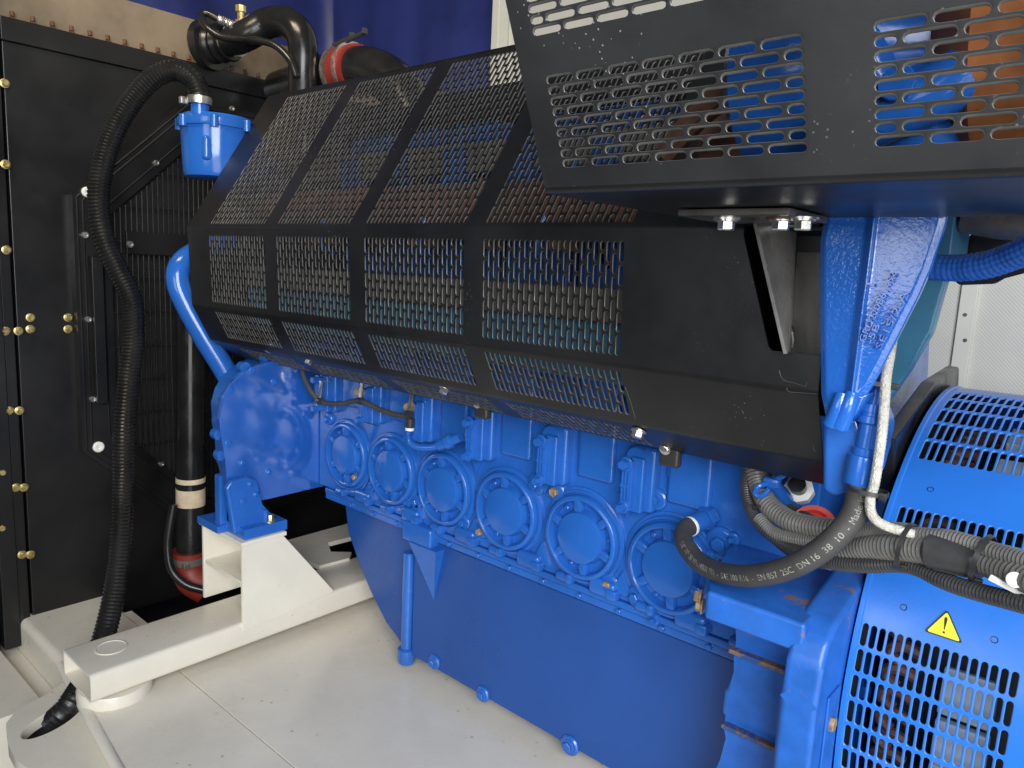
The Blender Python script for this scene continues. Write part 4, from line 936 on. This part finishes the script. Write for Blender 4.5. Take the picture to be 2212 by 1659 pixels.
# conduit bundle
cdn = [
 ('fat grey corrugated conduit at the front of the bundle, ending in the black coupler', .0215, 'conduit', .0085, [(1632, 1010, 1.50), (1640, 1050, 1.48), (1660, 1090, 1.45), (1700, 1122, 1.42), (1745, 1137, 1.40), (1790, 1143, 1.38), (1840, 1150, 1.36), (1880, 1165, 1.345)]),
 ('dark corrugated conduit at the left outer edge of the bundle bend', .0135, 'conduitdark', .006, [(1615, 1015, 1.50), (1613, 1060, 1.48), (1625, 1105, 1.45), (1650, 1140, 1.42), (1690, 1172, 1.40), (1740, 1195, 1.37), (1800, 1215, 1.33), (1870, 1221, 1.30), (1940, 1219, 1.28), (1985, 1228, 1.26), (2040, 1255, 1.23), (2110, 1278, 1.20), (2212, 1305, 1.16), (2330, 1340, 1.12), (2700, 1440, 1.02), (3200, 1560, .95)]),
 ('thin grey conduit in the middle of the bundle bend', .0135, 'conduit', .0055, [(1640, 1120, 1.43), (1670, 1150, 1.41), (1720, 1165, 1.39), (1780, 1168, 1.37), (1840, 1152, 1.33), (1900, 1143, 1.30), (1960, 1148, 1.27)]),
 ('thin pale conduit on top of the bundle, right of the cable tie', .0130, 'conduit', .006, [(1930, 1150, 1.30), (1990, 1157, 1.26), (2050, 1162, 1.24), (2110, 1178, 1.22), (2160, 1195, 1.20), (2212, 1210, 1.18), (2300, 1235, 1.15), (2700, 1345, 1.04), (3200, 1490, .96)]),
 ('short fat ribbed conduit between the cable tie and the rubber hose', .0225, 'conduit', .0085, [(1790, 1205, 1.36), (1830, 1195, 1.34), (1880, 1183, 1.31), (1930, 1182, 1.28), (1980, 1186, 1.26), (2012, 1191, 1.245)]),
 ('fat ribbed conduit at the far right, leaving the black coupler', .0195, 'conduit', .0085, [(2118, 1212, 1.225), (2160, 1228, 1.20), (2212, 1248, 1.17), (2300, 1280, 1.13), (2700, 1385, 1.03), (3200, 1520, .95)]),
 ('thin ribbed conduit under the loop of the rubber hose', .0115, 'conduitdark', .005, [(1660, 1150, 1.43), (1700, 1185, 1.41), (1735, 1203, 1.385), (1780, 1216, 1.36), (1830, 1212, 1.33), (1880, 1206, 1.31)]),
 ('black corrugated conduit hidden behind the front bend of the bundle', .012, 'conduitdark', .006, [(1668, 1020, 1.55), (1680, 1065, 1.53), (1700, 1095, 1.51), (1730, 1112, 1.48), (1760, 1128, 1.45)]),
]
for lab, r, mm, pt, P in cdn:
    o = hose_thing('cable_conduit', lab, 'conduit', 'corrugated cable conduits in front of the generator')
    bm = BM(); corrugated(bm, [ay(*p) for p in P], r, r * .09, pt, 18); obj('conduit_body', bm, M[mm], o)
cn = hose_thing('cable_coupler', 'dark grey plastic coupler joining two fat conduits below the generator slots', 'coupler')
a = ay(2008, 1188, 1.245); b = ay(2120, 1213, 1.225); dv = (b - a).normalized(); Lc = (b - a).length
bm = BM(); lathe(bm, a, dv, disc_closed([(.024, 0), (.0275, .004), (.0275, Lc * .9), (.025, Lc)]), 26)
mid = a.lerp(b, .45); fw = -mid.normalized(); upc = dv.cross(fw).normalized(); 
m3 = Matrix((dv, upc, fw)).transposed()
box(bm, mid + upc * .024, (.05, .008, .02), .002, 2, m3); box(bm, mid - upc * .026 + dv * .005, (.022, .006, .012), .002, 2, m3); box(bm, a.lerp(b, .05) + upc * .02, (.006, .012, .02), .001, 2, m3); box(bm, a.lerp(b, .88) + upc * .02, (.006, .012, .02), .001, 2, m3)
obj('coupler_shell', bm, M['conduitdark'], cn)
lb = hose_thing('cable_label', 'white clip tag with round stud on the conduit at the right edge', 'label')
bm = BM(); q = ay(2180, 1268, 1.165); box(bm, q, (.05, .006, .009), .002, 2, Matrix.Rotation(math.radians(16), 3, 'Y')); q2 = ay(2193, 1252, 1.155); cyl(bm, q2, (0, -1, .2), .0105, .006, n=20); obj('tag_body', bm, M['white'], lb)
# cable ties
def tie(p, dirv, r, label, sq=1.0, head=(0, -1, 0)):
    o = thing('cable_tie', label, 'cable tie', p, 'black cable ties'); bm = BM(); u, v, t = frame(dirv)
    lathe(bm, p, dirv, [(r, -.0035), (r + .0016, -.0035), (r + .0016, .0035), (r, .0035)], 24)
    if sq != 1.0:
        for vv in bm.verts: vv.co.z = p.z + (vv.co.z - p.z) * sq
    obj('strap', bm, M['tie'], o); bm = BM(); hd_ = Vector(head).normalized(); c = p + hd_ * (r + .003); box(bm, c, (.012, .008, .010), .0015); box(bm, c + Vector((0, -.004, 0)), (.005, .003, .005), 0)
    obj('head', bm, M['tie'], o)
tie(ay(1900, 829, 1.272), dirt, .027, 'black cable tie round the blue tube and white cable, beside the bracket tip', 1, (1, -.55, 0))
tie(ay(1874, 1060, 1.253), dirt, .03, 'black cable tie round the top of the rubber hose and white cable', 1, (.9, -.6, 0))
tie(ay(1960, 1182, 1.265), (1, -.2, -.1), .030, 'wide cable tie round the conduit bundle, left of the plastic coupler', 1.25, (0, -.3, -1))
tie(ay(2122, 1208, 1.22), (1, -.2, -.2), .030, 'cable tie round the bundle at the right end of the plastic coupler', 1.2, (0, -.3, -1))
tie(ay(1652, 1090, 1.46), (.6, -.1, -1), .026, 'cable tie round the bend of the fat conduit beside the red cap', 1, (-1, -.4, -.3))
# drain cock, white plug, red cap on the block end
dc = thing('drain_cock', 'small blue drain cock with bent handle in front of the conduits', 'valve', ay(1690, 1085, 1.5))
d0 = ay(1712, 1105, 1.55); d1 = ay(1668, 1042, 1.46)
bm = BM(); u = (d1 - d0).normalized(); lathe(bm, d0, u, disc_closed([(.024, 0), (.024, .03), (.02, .035), (.017, .08), (.014, .1), (.014, .12)]), 18); box(bm, d1, (.035, .02, .02), .006, 2); obj('cock_body', bm, M['blue'], dc)
bm = BM(); tube(bm, [d1 + Vector((.03, 0, .03)), d1, ay(1640, 1050, 1.44), ay(1632, 1066, 1.44), ay(1645, 1072, 1.44), ay(1662, 1056, 1.445)], .0058, .005, 10); obj('handle', bm, M['blue_gloss'], dc)
wpg = thing('white_plug', 'whitish threaded plug with black insert under the guard edge', 'plug', ay(1725, 1055, 1.5))
bm = BM(); q = ay(1728, 1062, 1.55); u = (ay(1722, 1045, 1.5) - q).normalized(); lathe(bm, q, u, disc_closed([(.03, 0), (.03, .025), (.02, .03)]), 8); obj('plug_nut', bm, M['white'], wpg)
bm = BM(); lathe(bm, q + u * .028, u, disc_closed([(.017, 0), (.017, .03)]), 16); obj('insert', bm, M['rubber'], wpg)
bm = BM(); q = ay(1757, 1138, 1.47); lathe(bm, q, (.1, -.75, .45), [(.0, .0), (.028, .0), (.033, .006), (.042, .008), (.044, .002), (.044, -.014), (.03, -.03)], 32); obj('protective_cap', bm, M['redcap'], ad, label='round red plastic cap')
# blue braided hose at the right edge
bh = hose_thing('blue_braided_hose', 'blue braided hose curving out to the right behind the bracket', 'hose')
bm = BM(); tube(bm, [ay(1960, 572, 1.38), ay(2010, 577, 1.37), ay(2070, 579, 1.36), ay(2130, 572, 1.34), ay(2180, 556, 1.32), ay(2240, 530, 1.29), ay(2330, 480, 1.25)], .0208, .0024, 64, rad2=lambda s, a: .0011 * math.sin(8 * a + s * 330) * math.sin(8 * a - s * 330)); obj('hose_body', bm, M['bluebraid'], bh)
bpz = hose_thing('exhaust_shield', 'black rust-edged shield plate behind the blue braided hose', 'shield')
bm = BM(); prism(bm, [ay(*p, 1.62) for p in ((2058, 600), (2052, 560), (2082, 520), (2125, 478), (2330, 470), (2330, 560), (2180, 590), (2150, 613), (2068, 616))], (0, .02, 0), .006); obj('plate', bm, M['rad'], bpz)
bm = BM(); tube(bm, [ay(2100, 440, 1.5), ay(2160, 452, 1.5), ay(2240, 455, 1.5), ay(2340, 450, 1.5)], .05, .02, 20); obj('pipe', bm, M['steelblack'], bpz)
# thin sensor loom along the crankcase with its plug
lm = hose_thing('sensor_cable', 'thin dark sensor cable clipped along the top of the crankcase', 'cable')
lp = [ay(650, 770, 1.45), ay(656, 810, 1.47), ay(672, 845, 1.50), ay(695, 868, 1.53), ay(735, 872, 1.53), ay(777, 866, 1.525), ay(815, 882, 1.525), ay(850, 895, 1.525), ay(880, 900, 1.52), ay(886, 912, 1.52)]
bm = BM(); tube(bm, lp, .0088, .01, 12); obj('cable_body', bm, M['hosegrey'], lm)
bm = BM(); q = lp[-1]; e = ay(884, 944, 1.52); tube(bm, [q - Vector((0, 0, -.012)), q.lerp(e, .35)], .0145, .01, 14); plug = obj('plug', bm, M['tie'], lm)
bm = BM(); tube(bm, [q.lerp(e, .33), q.lerp(e, .55)], .0142, .01, 14); obj('plug_collar', bm, M['white'], plug)
sc = hose_thing('sensor_lead', 'short blue-painted ribbed sensor lead between cable plug and block', 'sensor')
bm = BM(); P = [q.lerp(e, .55), ay(882, 938, 1.52), ay(886, 956, 1.515), ay(905, 966, 1.51), ay(930, 967, 1.51), ay(952, 962, 1.515)]; corrugated(bm, P, .0098, .0012, .0045, 14); obj('lead_body', bm, M['blue_gloss'], sc)
bm = BM(); a = ay(945, 964, 1.515); b = ay(985, 948, 1.53); u = (b - a).normalized(); lathe(bm, a, u, disc_closed([(.010, 0), (.016, .006), (.017, .03), (.022, .036), (.022, .055), (.016, .06), (.014, .09)]), 18); obj('sensor_head', bm, M['blue_gloss'], sc)
for px, py, yy in ((778, 866, 1.522), (690, 866, 1.522), (884, 895, 1.515)):
    o = thing('cable_clip', {778: 'small steel clip holding the sensor cable at the second clamp', 690: 'small steel clip holding the sensor cable beside the gear housing', 884: 'small steel clip above the sensor cable plug'}[px], 'clip', ay(px, py, yy), 'sensor cable clips')
    q = ay(px, py, yy); bm = BM(); box(bm, q + Vector((.004, .0, .035)), (.016, .004, .075), .0015, 2, Matrix.Rotation(math.radians(10), 3, 'Y')); box(bm, q + Vector((.006, .02, .07)), (.016, .045, .003), .001); obj('strip', bm, M['steel'], o)
    bm = BM(); tube(bm, [q - Vector((.009, 0, 0)), q + Vector((.009, 0, 0))], .0125, .01, 14); obj('loop', bm, M['tie'], o)
